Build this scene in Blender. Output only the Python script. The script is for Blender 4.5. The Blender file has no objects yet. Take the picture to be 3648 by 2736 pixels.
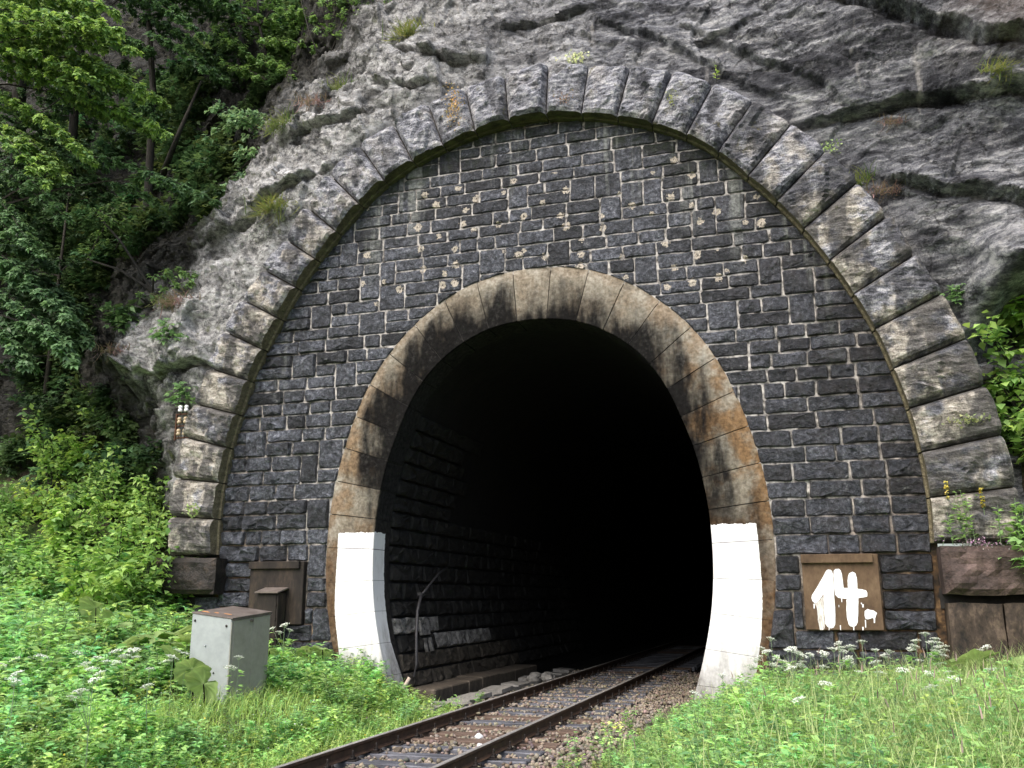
import bpy, math, random
import numpy as np
from mathutils import Vector, Matrix

random.seed(7); RNG = np.random.default_rng(7)
S = bpy.context.scene
COL = S.collection

# ------------------------------------------------------------------ camera
cam = bpy.data.cameras.new('camera'); CAM = bpy.data.objects.new('camera', cam); COL.objects.link(CAM)
cam.sensor_width = 36.0; cam.lens = 36.0 * 3248.0 / 3648.0
cam.clip_start = 0.1; cam.clip_end = 500.0
CAM.location = (4.543, -15.167, 1.672)
CAM.rotation_euler = (math.radians(90 + 13.13), 0, math.radians(17.96))
S.camera = CAM

# ------------------------------------------------------------------ world and sun (bright overcast)
SUN_DIR = Vector((-0.26, -0.80, 1.0)).normalized()
world = bpy.data.worlds.new('World'); S.world = world; world.use_nodes = True
wn = world.node_tree; wn.nodes.clear()
wo = wn.nodes.new('ShaderNodeOutputWorld'); wb = wn.nodes.new('ShaderNodeBackground'); ws = wn.nodes.new('ShaderNodeTexSky')
ws.sky_type = 'NISHITA'; ws.sun_disc = False
ws.sun_elevation = math.asin(SUN_DIR.z); ws.sun_rotation = math.atan2(SUN_DIR.x, SUN_DIR.y)
ws.air_density = 1.0; ws.dust_density = 4.0; ws.ozone_density = 1.0
wb.inputs['Strength'].default_value = 0.14
wn.links.new(ws.outputs[0], wb.inputs[0]); wn.links.new(wb.outputs[0], wo.inputs[0])
sl = bpy.data.lights.new('sun', 'SUN'); SUN = bpy.data.objects.new('sun', sl); COL.objects.link(SUN)
sl.energy = 1.35; sl.angle = math.radians(50); sl.color = (1.0, 0.965, 0.91)
SUN.rotation_euler = SUN_DIR.to_track_quat('Z', 'Y').to_euler(); SUN.location = SUN_DIR * 60
S.view_settings.view_transform = 'Standard'; S.view_settings.look = 'None'
S.view_settings.exposure = 1.12; S.view_settings.gamma = 1.0; S.view_settings.use_curve_mapping = False
S.render.engine = 'CYCLES'
S.cycles.max_bounces = 8

# ------------------------------------------------------------------ helpers
def link(name, mesh, parent=None, loc=None):
    o = bpy.data.objects.new(name, mesh); COL.objects.link(o)
    if parent is not None: o.parent = parent
    if loc is not None: o.location = loc
    return o
def tag(o, label=None, cat=None, group=None, kind=None):
    if label: o['label'] = label
    if cat: o['category'] = cat
    if group: o['group'] = group
    if kind: o['kind'] = kind
    return o
def empty(name, loc, label, cat, group=None, rz=0.0):
    o = bpy.data.objects.new(name, None); COL.objects.link(o)
    o.location = loc; o.rotation_euler = (0, 0, rz); o.empty_display_size = 0.2
    return tag(o, label, cat, group)
def copy_tree(o, parent=None):
    c = o.copy(); COL.objects.link(c)
    if parent is not None: c.parent = parent
    for ch in list(o.children): copy_tree(ch, c)
    return c
def npmesh(name, V, F, mat=None, smooth=False, col=None, attrs=None):
    """V (n,3); F: list of faces, or (m,k) int array (all of one size)"""
    me = bpy.data.meshes.new(name)
    V = np.asarray(V, dtype=np.float32)
    if isinstance(F, np.ndarray):
        m, k = F.shape
        me.vertices.add(len(V)); me.vertices.foreach_set('co', V.ravel())
        me.loops.add(m * k); me.loops.foreach_set('vertex_index', F.astype(np.int32).ravel())
        me.polygons.add(m); me.polygons.foreach_set('loop_start', np.arange(0, m * k, k, dtype=np.int32))
        try: me.polygons.foreach_set('loop_total', np.full(m, k, dtype=np.int32))
        except Exception: pass
    else:
        me.from_pydata([tuple(map(float, v)) for v in V], [], [tuple(int(i) for i in f) for f in F])
    me.update(calc_edges=True); me.validate()
    if smooth and len(me.polygons):
        me.polygons.foreach_set('use_smooth', np.ones(len(me.polygons), dtype=bool))
    if col is not None:
        a = me.color_attributes.new('tint', 'FLOAT_COLOR', 'POINT')
        c4 = np.ones((len(V), 4), np.float32); c4[:, :3] = col
        a.data.foreach_set('color', c4.ravel())
    if attrs:
        for k2, v in attrs.items():
            a = me.attributes.new(k2, 'FLOAT', 'POINT'); a.data.foreach_set('value', np.asarray(v, np.float32))
    if mat: me.materials.append(mat)
    return me
class MB:
    """collects simple shapes into one mesh"""
    def __init__(s): s.V = []; s.F = []
    def add(s, V, F):
        b = len(s.V); s.V += [tuple(v) for v in V]; s.F += [tuple(i + b for i in f) for f in F]
    def box(s, x0, x1, y0, y1, z0, z1, bev=0.0, M=None):
        if bev <= 0:
            V = [(x, y, z) for x in (x0, x1) for y in (y0, y1) for z in (z0, z1)]
            F = [(0, 1, 3, 2), (4, 6, 7, 5), (0, 4, 5, 1), (2, 3, 7, 6), (0, 2, 6, 4), (1, 5, 7, 3)]
        else:
            V = []; F = []; b = bev
            xs = (x0, x1); ys = (y0, y1); zs = (z0, z1); idx = {}
            for i in (0, 1):
                for j in (0, 1):
                    for k in (0, 1):
                        sx, sy, sz = (1 - 2 * i), (1 - 2 * j), (1 - 2 * k)
                        for ax in range(3):
                            p = [xs[i], ys[j], zs[k]]
                            d = [sx * b, sy * b, sz * b]
                            for q in range(3):
                                if q != ax: p[q] += d[q]
                            idx[(i, j, k, ax)] = len(V); V.append(tuple(p))
            for i in (0, 1):
                F.append([idx[(i, j, k, 0)] for j, k in ((0, 0), (0, 1), (1, 1), (1, 0))])
                F.append([idx[(j, i, k, 1)] for j, k in ((0, 0), (0, 1), (1, 1), (1, 0))])
                F.append([idx[(j, k, i, 2)] for j, k in ((0, 0), (0, 1), (1, 1), (1, 0))])
            for i in (0, 1):
                for j in (0, 1):
                    F.append([idx[(i, j, 0, 0)], idx[(i, j, 1, 0)], idx[(i, j, 1, 1)], idx[(i, j, 0, 1)]])
                    F.append([idx[(i, 0, j, 0)], idx[(i, 1, j, 0)], idx[(i, 1, j, 2)], idx[(i, 0, j, 2)]])
                    F.append([idx[(0, i, j, 1)], idx[(1, i, j, 1)], idx[(1, i, j, 2)], idx[(0, i, j, 2)]])
            for i in (0, 1):
                for j in (0, 1):
                    for k in (0, 1): F.append([idx[(i, j, k, 0)], idx[(i, j, k, 1)], idx[(i, j, k, 2)]])
        if M is not None: V = [tuple(M @ Vector(v)) for v in V]
        s.add(V, F); return s
    def tube(s, pts, rad, n=6, cap=True):
        pts = [Vector(p) for p in pts]
        if not hasattr(rad, '__len__'): rad = [rad] * len(pts)
        V = []; F = []
        for i, p in enumerate(pts):
            t = (pts[min(i + 1, len(pts) - 1)] - pts[max(i - 1, 0)])
            if t.length < 1e-9: t = Vector((0, 0, 1))
            t.normalize()
            a = t.cross(Vector((0.13, 0.31, 0.94))); 
            if a.length < 1e-3: a = t.cross(Vector((1, 0, 0)))
            a.normalize(); b = t.cross(a)
            for k in range(n):
                w = 2 * math.pi * k / n
                V.append(tuple(p + a * (math.cos(w) * rad[i]) + b * (math.sin(w) * rad[i])))
        for i in range(len(pts) - 1):
            for k in range(n):
                F.append((i * n + k, i * n + (k + 1) % n, (i + 1) * n + (k + 1) % n, (i + 1) * n + k))
        if cap:
            F.append(tuple(range(n))[::-1]); F.append(tuple((len(pts) - 1) * n + k for k in range(n)))
        s.add(V, F); return s
    def lathe(s, prof, c, n=10):
        V = []; F = []
        for r, z in prof:
            for k in range(n):
                w = 2 * math.pi * k / n; V.append((c[0] + r * math.cos(w), c[1] + r * math.sin(w), c[2] + z))
        for i in range(len(prof) - 1):
            for k in range(n): F.append((i * n + k, i * n + (k + 1) % n, (i + 1) * n + (k + 1) % n, (i + 1) * n + k))
        F.append(tuple(range(n))[::-1]); F.append(tuple((len(prof) - 1) * n + k for k in range(n)))
        s.add(V, F); return s
    def mesh(s, name, mat, smooth=False, recalc=True):
        me = npmesh(name, np.array(s.V), s.F, mat, smooth)
        if recalc: fix_normals(me)
        return me
    def build(s, name, mat, parent=None, smooth=False):
        return link(name, s.mesh(name, mat, smooth), parent)
import bmesh
def fix_normals(me):
    bm = bmesh.new(); bm.from_mesh(me); bmesh.ops.recalc_face_normals(bm, faces=bm.faces[:]); bm.to_mesh(me); bm.free()

# vectorised gradient noise
def _h(ix, iy, iz, seed):
    n = (ix * 374761393 + iy * 668265263 + iz * 2147483647 + seed * 974634711) & 0xFFFFFFFF
    n = ((n ^ (n >> 13)) * 1274126177) & 0xFFFFFFFF
    return ((n ^ (n >> 16)) & 0xFFFF).astype(np.float32) / 65535.0
def vnoise(x, y, z, seed=0):
    x = np.asarray(x, np.float64); y = np.asarray(y, np.float64) + 0 * x; z = np.asarray(z, np.float64) + 0 * x
    ix = np.floor(x).astype(np.int64); iy = np.floor(y).astype(np.int64); iz = np.floor(z).astype(np.int64)
    fx = x - ix; fy = y - iy; fz = z - iz
    ux = fx * fx * fx * (fx * (fx * 6 - 15) + 10); uy = fy * fy * fy * (fy * (fy * 6 - 15) + 10); uz = fz * fz * fz * (fz * (fz * 6 - 15) + 10)
    r = 0
    for a in (0, 1):
        wx = ux if a else 1 - ux
        for b in (0, 1):
            wy = uy if b else 1 - uy
            for c in (0, 1):
                wz = uz if c else 1 - uz
                r = r + wx * wy * wz * _h(ix + a, iy + b, iz + c, seed)
    return r * 2 - 1
def fbm(x, y, z, octv=4, gain=0.5, seed=0, ridged=False):
    r = 0; a = 1.0; f = 1.0; t = 0
    for i in range(octv):
        n = vnoise(x * f + 17.3 * i, y * f + 5.1 * i, z * f - 9.7 * i, seed + i)
        if ridged: n = 1 - 2 * np.abs(n)
        r = r + a * n; t += a; a *= gain; f *= 2.03
    return r / t

# ------------------------------------------------------------------ material helper
GALB = 1.36      # overall reflectance of the ramps below
class NT:
    def __init__(s, name):
        s.m = bpy.data.materials.new(name); s.m.use_nodes = True; s.t = s.m.node_tree; s.t.nodes.clear()
        s.out = s.t.nodes.new('ShaderNodeOutputMaterial'); s.geo = None
    def n(s, typ, **kw):
        d = s.t.nodes.new(typ)
        for k, v in kw.items(): setattr(d, k, v)
        return d
    def put(s, sock, v):
        if v is None: return
        if hasattr(v, 'is_output'): s.t.links.new(v, sock)
        else:
            if isinstance(v, (tuple, list)) and len(v) == 3 and sock.type == 'RGBA': v = (*v, 1)
            sock.default_value = v
    def pos(s):
        if s.geo is None: s.geo = s.n('ShaderNodeNewGeometry')
        return s.geo.outputs['Position']
    def obj(s): return s.n('ShaderNodeTexCoord').outputs['Object']
    def rnd(s): return s.n('ShaderNodeObjectInfo').outputs['Random']
    def attr(s, name, out='Fac'): return s.n('ShaderNodeAttribute', attribute_name=name).outputs[out]
    def map(s, v, loc=(0, 0, 0), rot=(0, 0, 0), sc=(1, 1, 1)):
        d = s.n('ShaderNodeMapping'); s.put(d.inputs[0], v); d.inputs[1].default_value = loc; d.inputs[2].default_value = rot; d.inputs[3].default_value = sc
        return d.outputs[0]
    def noise(s, v, scale, detail=4.0, rough=0.55, out='Fac', dist=0.0, lac=2.0):
        d = s.n('ShaderNodeTexNoise'); s.put(d.inputs['Vector'], v); d.inputs['Scale'].default_value = scale
        d.inputs['Detail'].default_value = detail; d.inputs['Roughness'].default_value = rough; d.inputs['Distortion'].default_value = dist
        return d.outputs[out]
    def voro(s, v, scale, feature='F1', out='Distance', rand=1.0, dims='3D'):
        d = s.n('ShaderNodeTexVoronoi', feature=feature, voronoi_dimensions=dims); s.put(d.inputs['Vector'], v); d.inputs['Scale'].default_value = scale
        d.inputs['Randomness'].default_value = rand
        return d.outputs[out]
    def ramp(s, f, stops, interp='LINEAR'):
        d = s.n('ShaderNodeValToRGB'); s.put(d.inputs[0], f); cr = d.color_ramp; cr.interpolation = interp
        while len(cr.elements) < len(stops): cr.elements.new(0.5)
        for e, (p, c) in zip(cr.elements, stops):
            e.position = p; e.color = (c, c, c, 1) if not hasattr(c, '__len__') else (*[min(0.82, q * GALB) for q in c], 1)
        return d.outputs[0]
    def mr(s, f, a, b, c=0.0, d_=1.0, smooth=False):
        d = s.n('ShaderNodeMapRange'); d.interpolation_type = 'SMOOTHSTEP' if smooth else 'LINEAR'
        s.put(d.inputs[0], f); d.inputs[1].default_value = a; d.inputs[2].default_value = b; d.inputs[3].default_value = c; d.inputs[4].default_value = d_
        return d.outputs[0]
    def math(s, op, a, b=None, clamp=False):
        d = s.n('ShaderNodeMath', operation=op, use_clamp=clamp); s.put(d.inputs[0], a); s.put(d.inputs[1], b)
        return d.outputs[0]
    def mix(s, f, a, b, blend='MIX'):
        d = s.n('ShaderNodeMix', data_type='RGBA', blend_type=blend); s.put(d.inputs[0], f); s.put(d.inputs[6], a); s.put(d.inputs[7], b)
        return d.outputs[2]
    def sep(s, v):
        d = s.n('ShaderNodeSeparateXYZ'); s.put(d.inputs[0], v); return d.outputs
    def bump(s, h, strength=0.5, dist=0.02, nrm=None):
        d = s.n('ShaderNodeBump'); d.inputs['Strength'].default_value = strength; d.inputs['Distance'].default_value = dist
        s.put(d.inputs['Height'], h)
        if nrm is not None: s.put(d.inputs['Normal'], nrm)
        return d.outputs[0]
    def bsdf(s, col, rough=0.8, nrm=None, metal=0.0, spec=0.3):
        d = s.n('ShaderNodeBsdfPrincipled'); s.put(d.inputs['Base Color'], col); s.put(d.inputs['Roughness'], rough)
        s.put(d.inputs['Metallic'], metal); s.put(d.inputs['Specular IOR Level'], spec)
        if nrm is not None: s.put(d.inputs['Normal'], nrm)
        return d.outputs[0]
    def done(s, sh):
        s.t.links.new(sh, s.out.inputs[0]); return s.m

ORDW = ['first', 'second', 'third', 'fourth', 'fifth', 'sixth', 'seventh', 'eighth', 'ninth', 'tenth', 'eleventh', 'twelfth', 'thirteenth', 'fourteenth']
def to_frame(p):
    q = CAM_INV @ Vector(p); return (q.x / -q.z, q.y / -q.z)
CAM_INV = (Matrix.Translation(CAM.location) @ CAM.rotation_euler.to_matrix().to_4x4()).inverted()
def single_out(items, what, bands):
    """labels by band (upper to lower in view) and order from the left; items: (object, point)"""
    it = sorted([(to_frame(p), o) for o, p in items], key=lambda a: -a[0][1]); n = len(it); k = math.ceil(n / len(bands))
    for b, nm in enumerate(bands):
        row = sorted(it[b * k:(b + 1) * k], key=lambda a: a[0][0])
        for j, (_, o) in enumerate(row): o['label'] = what % (nm, ORDW[j])
def hexl(r, g, b):   # sRGB 0-255 to linear
    f = lambda c: (c / 255 / 12.92) if c / 255 <= 0.04045 else ((c / 255 + 0.055) / 1.055) ** 2.4
    return (f(r), f(g), f(b))
# ------------------------------------------------------------------ materials
M = {}
def m_cliff():
    t = NT('limestone_cliff'); P = t.pos(); x, y, z = t.sep(P)
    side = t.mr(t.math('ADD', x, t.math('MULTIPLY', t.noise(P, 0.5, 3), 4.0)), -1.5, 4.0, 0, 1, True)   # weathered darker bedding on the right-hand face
    strat = t.map(P, rot=(0, math.radians(-27), 0), sc=(0.55, 1.0, 2.3))
    big = t.noise(strat, 0.9, 9, 0.62, dist=0.6)
    big2 = t.noise(P, 0.55, 6, 0.6)
    med = t.math('ADD', t.noise(strat, 5.0, 8, 0.68), t.math('MULTIPLY', t.math('SUBTRACT', t.noise(P, 0.75, 5, 0.6), 0.5), 0.55))
    medL = t.math('ADD', t.noise(t.map(P, rot=(0, math.radians(-20), 0), sc=(1, 1, 1.35)), 5.5, 9, 0.72), t.math('MULTIPLY', t.math('SUBTRACT', t.noise(P, 0.9, 5, 0.6), 0.5), 0.4))
    fine = t.noise(P, 34, 6, 0.7)
    vein = t.noise(t.map(P, rot=(0, math.radians(35), 0), sc=(2.6, 1, 0.5)), 1.1, 6, 0.6)
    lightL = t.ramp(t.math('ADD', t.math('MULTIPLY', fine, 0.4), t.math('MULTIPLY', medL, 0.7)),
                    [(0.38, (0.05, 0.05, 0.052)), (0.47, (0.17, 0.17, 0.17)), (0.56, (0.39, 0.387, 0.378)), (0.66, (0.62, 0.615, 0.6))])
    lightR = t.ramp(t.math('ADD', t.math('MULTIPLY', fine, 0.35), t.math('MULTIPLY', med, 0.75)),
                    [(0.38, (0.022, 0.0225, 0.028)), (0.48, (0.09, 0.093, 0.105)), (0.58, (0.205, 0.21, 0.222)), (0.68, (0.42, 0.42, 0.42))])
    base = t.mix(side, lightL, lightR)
    dark = t.ramp(t.math('ADD', t.math('MULTIPLY', fine, 0.4), t.math('MULTIPLY', med, 0.6)),
                  [(0.42, (0.006, 0.0065, 0.009)), (0.56, (0.035, 0.036, 0.044)), (0.68, (0.17, 0.17, 0.175))])
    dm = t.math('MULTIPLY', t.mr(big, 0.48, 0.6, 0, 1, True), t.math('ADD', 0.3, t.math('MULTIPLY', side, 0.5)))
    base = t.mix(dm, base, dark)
    base = t.mix(t.math('MULTIPLY', t.mr(vein, 0.62, 0.72, 0, 1, True), 0.55), base, (0.52, 0.5, 0.47))
    # brown rusty tint high on the right, ochre soil film elsewhere
    br = t.math('MULTIPLY', t.mr(t.math('ADD', x, t.math('MULTIPLY', z, 0.7)), 13.6, 15.5, 0, 1, True), t.mr(big2, 0.42, 0.6, 0, 1, True))
    base = t.mix(t.math('MULTIPLY', br, 0.4), base, (0.16, 0.11, 0.07))
    # ravine on the left: mossy earth, its tree shade painted into the dark colour
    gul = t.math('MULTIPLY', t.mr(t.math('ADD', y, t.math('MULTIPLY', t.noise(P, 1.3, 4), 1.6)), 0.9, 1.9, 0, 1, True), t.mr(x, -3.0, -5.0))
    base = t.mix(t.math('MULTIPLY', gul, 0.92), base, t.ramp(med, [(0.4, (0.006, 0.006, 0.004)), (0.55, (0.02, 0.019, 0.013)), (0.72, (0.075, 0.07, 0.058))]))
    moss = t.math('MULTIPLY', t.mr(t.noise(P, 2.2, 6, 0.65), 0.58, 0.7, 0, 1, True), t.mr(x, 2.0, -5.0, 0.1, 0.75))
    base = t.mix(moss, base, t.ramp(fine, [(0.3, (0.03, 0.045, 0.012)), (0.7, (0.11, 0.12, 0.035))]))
    wv = t.n('ShaderNodeVectorMath', operation='ADD'); t.put(wv.inputs[0], t.map(P, rot=(0, math.radians(-27), 0), sc=(0.75, 1, 1.35)))
    wn_ = t.n('ShaderNodeVectorMath', operation='SCALE'); t.put(wn_.inputs[0], t.noise(P, 2.2, 5, 0.65, out='Color')); wn_.inputs['Scale'].default_value = 0.5; t.put(wv.inputs[1], wn_.outputs[0])
    e1 = t.voro(wv.outputs[0], 1.5, 'DISTANCE_TO_EDGE'); e2 = t.voro(wv.outputs[0], 4.2, 'DISTANCE_TO_EDGE')
    k1 = t.math('MULTIPLY', t.mr(e1, 0.028, 0.0), t.mr(t.noise(P, 1.1, 3), 0.42, 0.55)); k2 = t.math('MULTIPLY', t.mr(e2, 0.05, 0.0), t.mr(t.noise(P, 1.7, 3), 0.48, 0.6))
    kk = t.math('MAXIMUM', k1, t.math('MULTIPLY', k2, 0.8))
    base = t.mix(t.math('MULTIPLY', kk, 0.6), base, (0.018, 0.017, 0.016))
    b1 = t.bump(t.math('SUBTRACT', t.math('ADD', t.math('MULTIPLY', fine, 0.35), med), t.math('MULTIPLY', kk, 0.9)), 1.0, 0.10)
    b2 = t.bump(t.noise(strat, 15, 8, 0.8), 0.9, 0.045, b1)
    return t.done(t.bsdf(base, 0.8, b2, spec=0.25))
M['cliff'] = m_cliff()

def m_stone():
    t = NT('dark_ashlar_stone'); P = t.pos(); x, y, z = t.sep(P)
    rnd = t.rnd()
    n1 = t.noise(P, 3.0, 6, 0.6); n2 = t.noise(P, 13, 9, 0.75); n3 = t.noise(P, 60, 4, 0.7)
    base = t.ramp(t.math('ADD', t.math('MULTIPLY', n2, 0.7), t.math('MULTIPLY', n3, 0.3)),
                  [(0.38, (0.0045, 0.005, 0.0065)), (0.47, (0.0185, 0.0202, 0.025)), (0.56, (0.05, 0.0535, 0.0635)), (0.68, (0.165, 0.17, 0.182))])
    br = t.mr(rnd, 0, 1, 0.6, 2.2); br = t.math('MULTIPLY', br, t.mr(n1, 0.36, 0.64, 0.5, 1.45))
    sc = t.n('ShaderNodeVectorMath', operation='SCALE'); t.put(sc.inputs[0], base); t.put(sc.inputs['Scale'], br); base = sc.outputs[0]
    brown = t.math('MULTIPLY', t.mr(x, 1.5, 5.0), t.mr(n1, 0.42, 0.62))
    base = t.mix(t.math('MULTIPLY', brown, 0.55), base, (0.024, 0.018, 0.014))
    # lime wash running down from the hood moulding
    xx = t.math('MULTIPLY', x, x); zz = t.math('SUBTRACT', z, 3.4); rr = t.math('SQRT', t.math('ADD', t.math('MULTIPLY', xx, 1.22), t.math('MULTIPLY', zz, zz)))
    st = t.noise(t.map(P, sc=(2.3, 1, 0.16)), 1.0, 5, 0.65)
    top = t.math('MULTIPLY', t.mr(rr, 5.2, 6.7, 0, 1, True), t.mr(z, 5.0, 7.5, 0, 1))
    lime = t.math('MULTIPLY', t.math('MULTIPLY', t.mr(st, 0.52, 0.62, 0, 1, True), top), t.mr(n2, 0.3, 0.62))
    base = t.mix(t.math('MULTIPLY', lime, 0.75), base, (0.42, 0.44, 0.4))
    grn = t.math('MULTIPLY', t.math('MULTIPLY', t.mr(rr, 6.2, 6.95, 0, 1, True), t.mr(z, 7.5, 9.3)), t.mr(t.noise(P, 4, 5, 0.65), 0.45, 0.62))
    base = t.mix(t.math('MULTIPLY', grn, 0.7), base, (0.02, 0.032, 0.008))
    # pale flakes
    fl = t.math('MULTIPLY', t.mr(t.noise(P, 1.6, 3), 0.6, 0.7), t.mr(t.noise(P, 13, 6, 0.7), 0.57, 0.66))
    base = t.mix(t.math('MULTIPLY', fl, 0.6), base, (0.3, 0.3, 0.28))
    # bullet chips round the crown of the arch
    cxz = t.n('ShaderNodeCombineXYZ'); t.put(cxz.inputs[0], x); t.put(cxz.inputs[1], z); pv = cxz.outputs[0]; warp = t.n('ShaderNodeVectorMath', operation='ADD'); t.put(warp.inputs[0], pv)
    nz = t.n('ShaderNodeVectorMath', operation='SCALE'); t.put(nz.inputs[0], t.noise(P, 19, 4, 0.7, out='Color')); nz.inputs['Scale'].default_value = 0.2
    t.put(warp.inputs[1], nz.outputs[0])
    vd = t.voro(warp.outputs[0], 2.5, dims='2D'); vc = t.sep(t.voro(warp.outputs[0], 2.5, out='Color', dims='2D'))
    size = t.mr(vc[1], 0, 1, 0.09, 0.2)
    chip = t.math('MULTIPLY', t.math('LESS_THAN', vd, size), t.math('GREATER_THAN', vc[0], 0.40))
    core = t.math('MULTIPLY', t.math('LESS_THAN', vd, t.math('MULTIPLY', size, 0.24)), t.math('GREATER_THAN', vc[0], 0.40))
    zone = t.math('MULTIPLY', t.math('MULTIPLY', t.mr(z, 6.6, 7.2), t.mr(z, 9.6, 9.0)), t.math('MULTIPLY', t.mr(x, -3.8, -3.0), t.mr(x, 4.6, 3.8)))
    zone = t.math('GREATER_THAN', zone, 0.35)
    chip = t.math('MULTIPLY', chip, zone); core = t.math('MULTIPLY', core, zone)
    base = t.mix(chip, base, t.ramp(n3, [(0.3, (0.25, 0.2, 0.15)), (0.55, (0.46, 0.415, 0.345)), (0.75, (0.56, 0.53, 0.47))]))
    base = t.mix(core, base, (0.05, 0.04, 0.03))
    h = t.math('ADD', t.math('MULTIPLY', n2, 1.0), t.math('MULTIPLY', n3, 0.25))
    h = t.math('SUBTRACT', h, t.math('MULTIPLY', chip, 0.35))
    b = t.bump(t.math('ADD', h, t.math('MULTIPLY', t.noise(P, 6, 4, 0.6), 1.2)), 1.0, 0.085)
    wet = t.mr(t.math('ABSOLUTE', t.math('SUBTRACT', x, -0.3)), 3.2, 6.0, 0, 1, True)
    return t.done(t.bsdf(base, t.mr(wet, 0, 1, 0.62, 0.3), b, spec=0.45))
M['stone'] = m_stone()

def m_mortar():
    t = NT('lime_mortar'); P = t.pos(); x, y, z = t.sep(P)
    n = t.noise(P, 9, 6, 0.65)
    light = t.ramp(n, [(0.36, (0.035, 0.033, 0.03)), (0.49, (0.2, 0.19, 0.178)), (0.66, (0.4, 0.385, 0.36))])
    brown = t.ramp(n, [(0.36, (0.008, 0.007, 0.006)), (0.55, (0.055, 0.033, 0.017)), (0.72, (0.16, 0.1, 0.05))])
    f = t.math('ADD', t.mr(t.math('ADD', z, t.math('MULTIPLY', t.noise(P, 0.8, 3), 3.0)), 5.2, 2.6, 0, 0.85), t.mr(t.math('ABSOLUTE', x), 4.4, 6.2, 0, 0.5), True)
    return t.done(t.bsdf(t.mix(f, light, brown), 0.9, t.bump(n, 0.5, 0.02)))
M['mortar'] = m_mortar()

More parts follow.
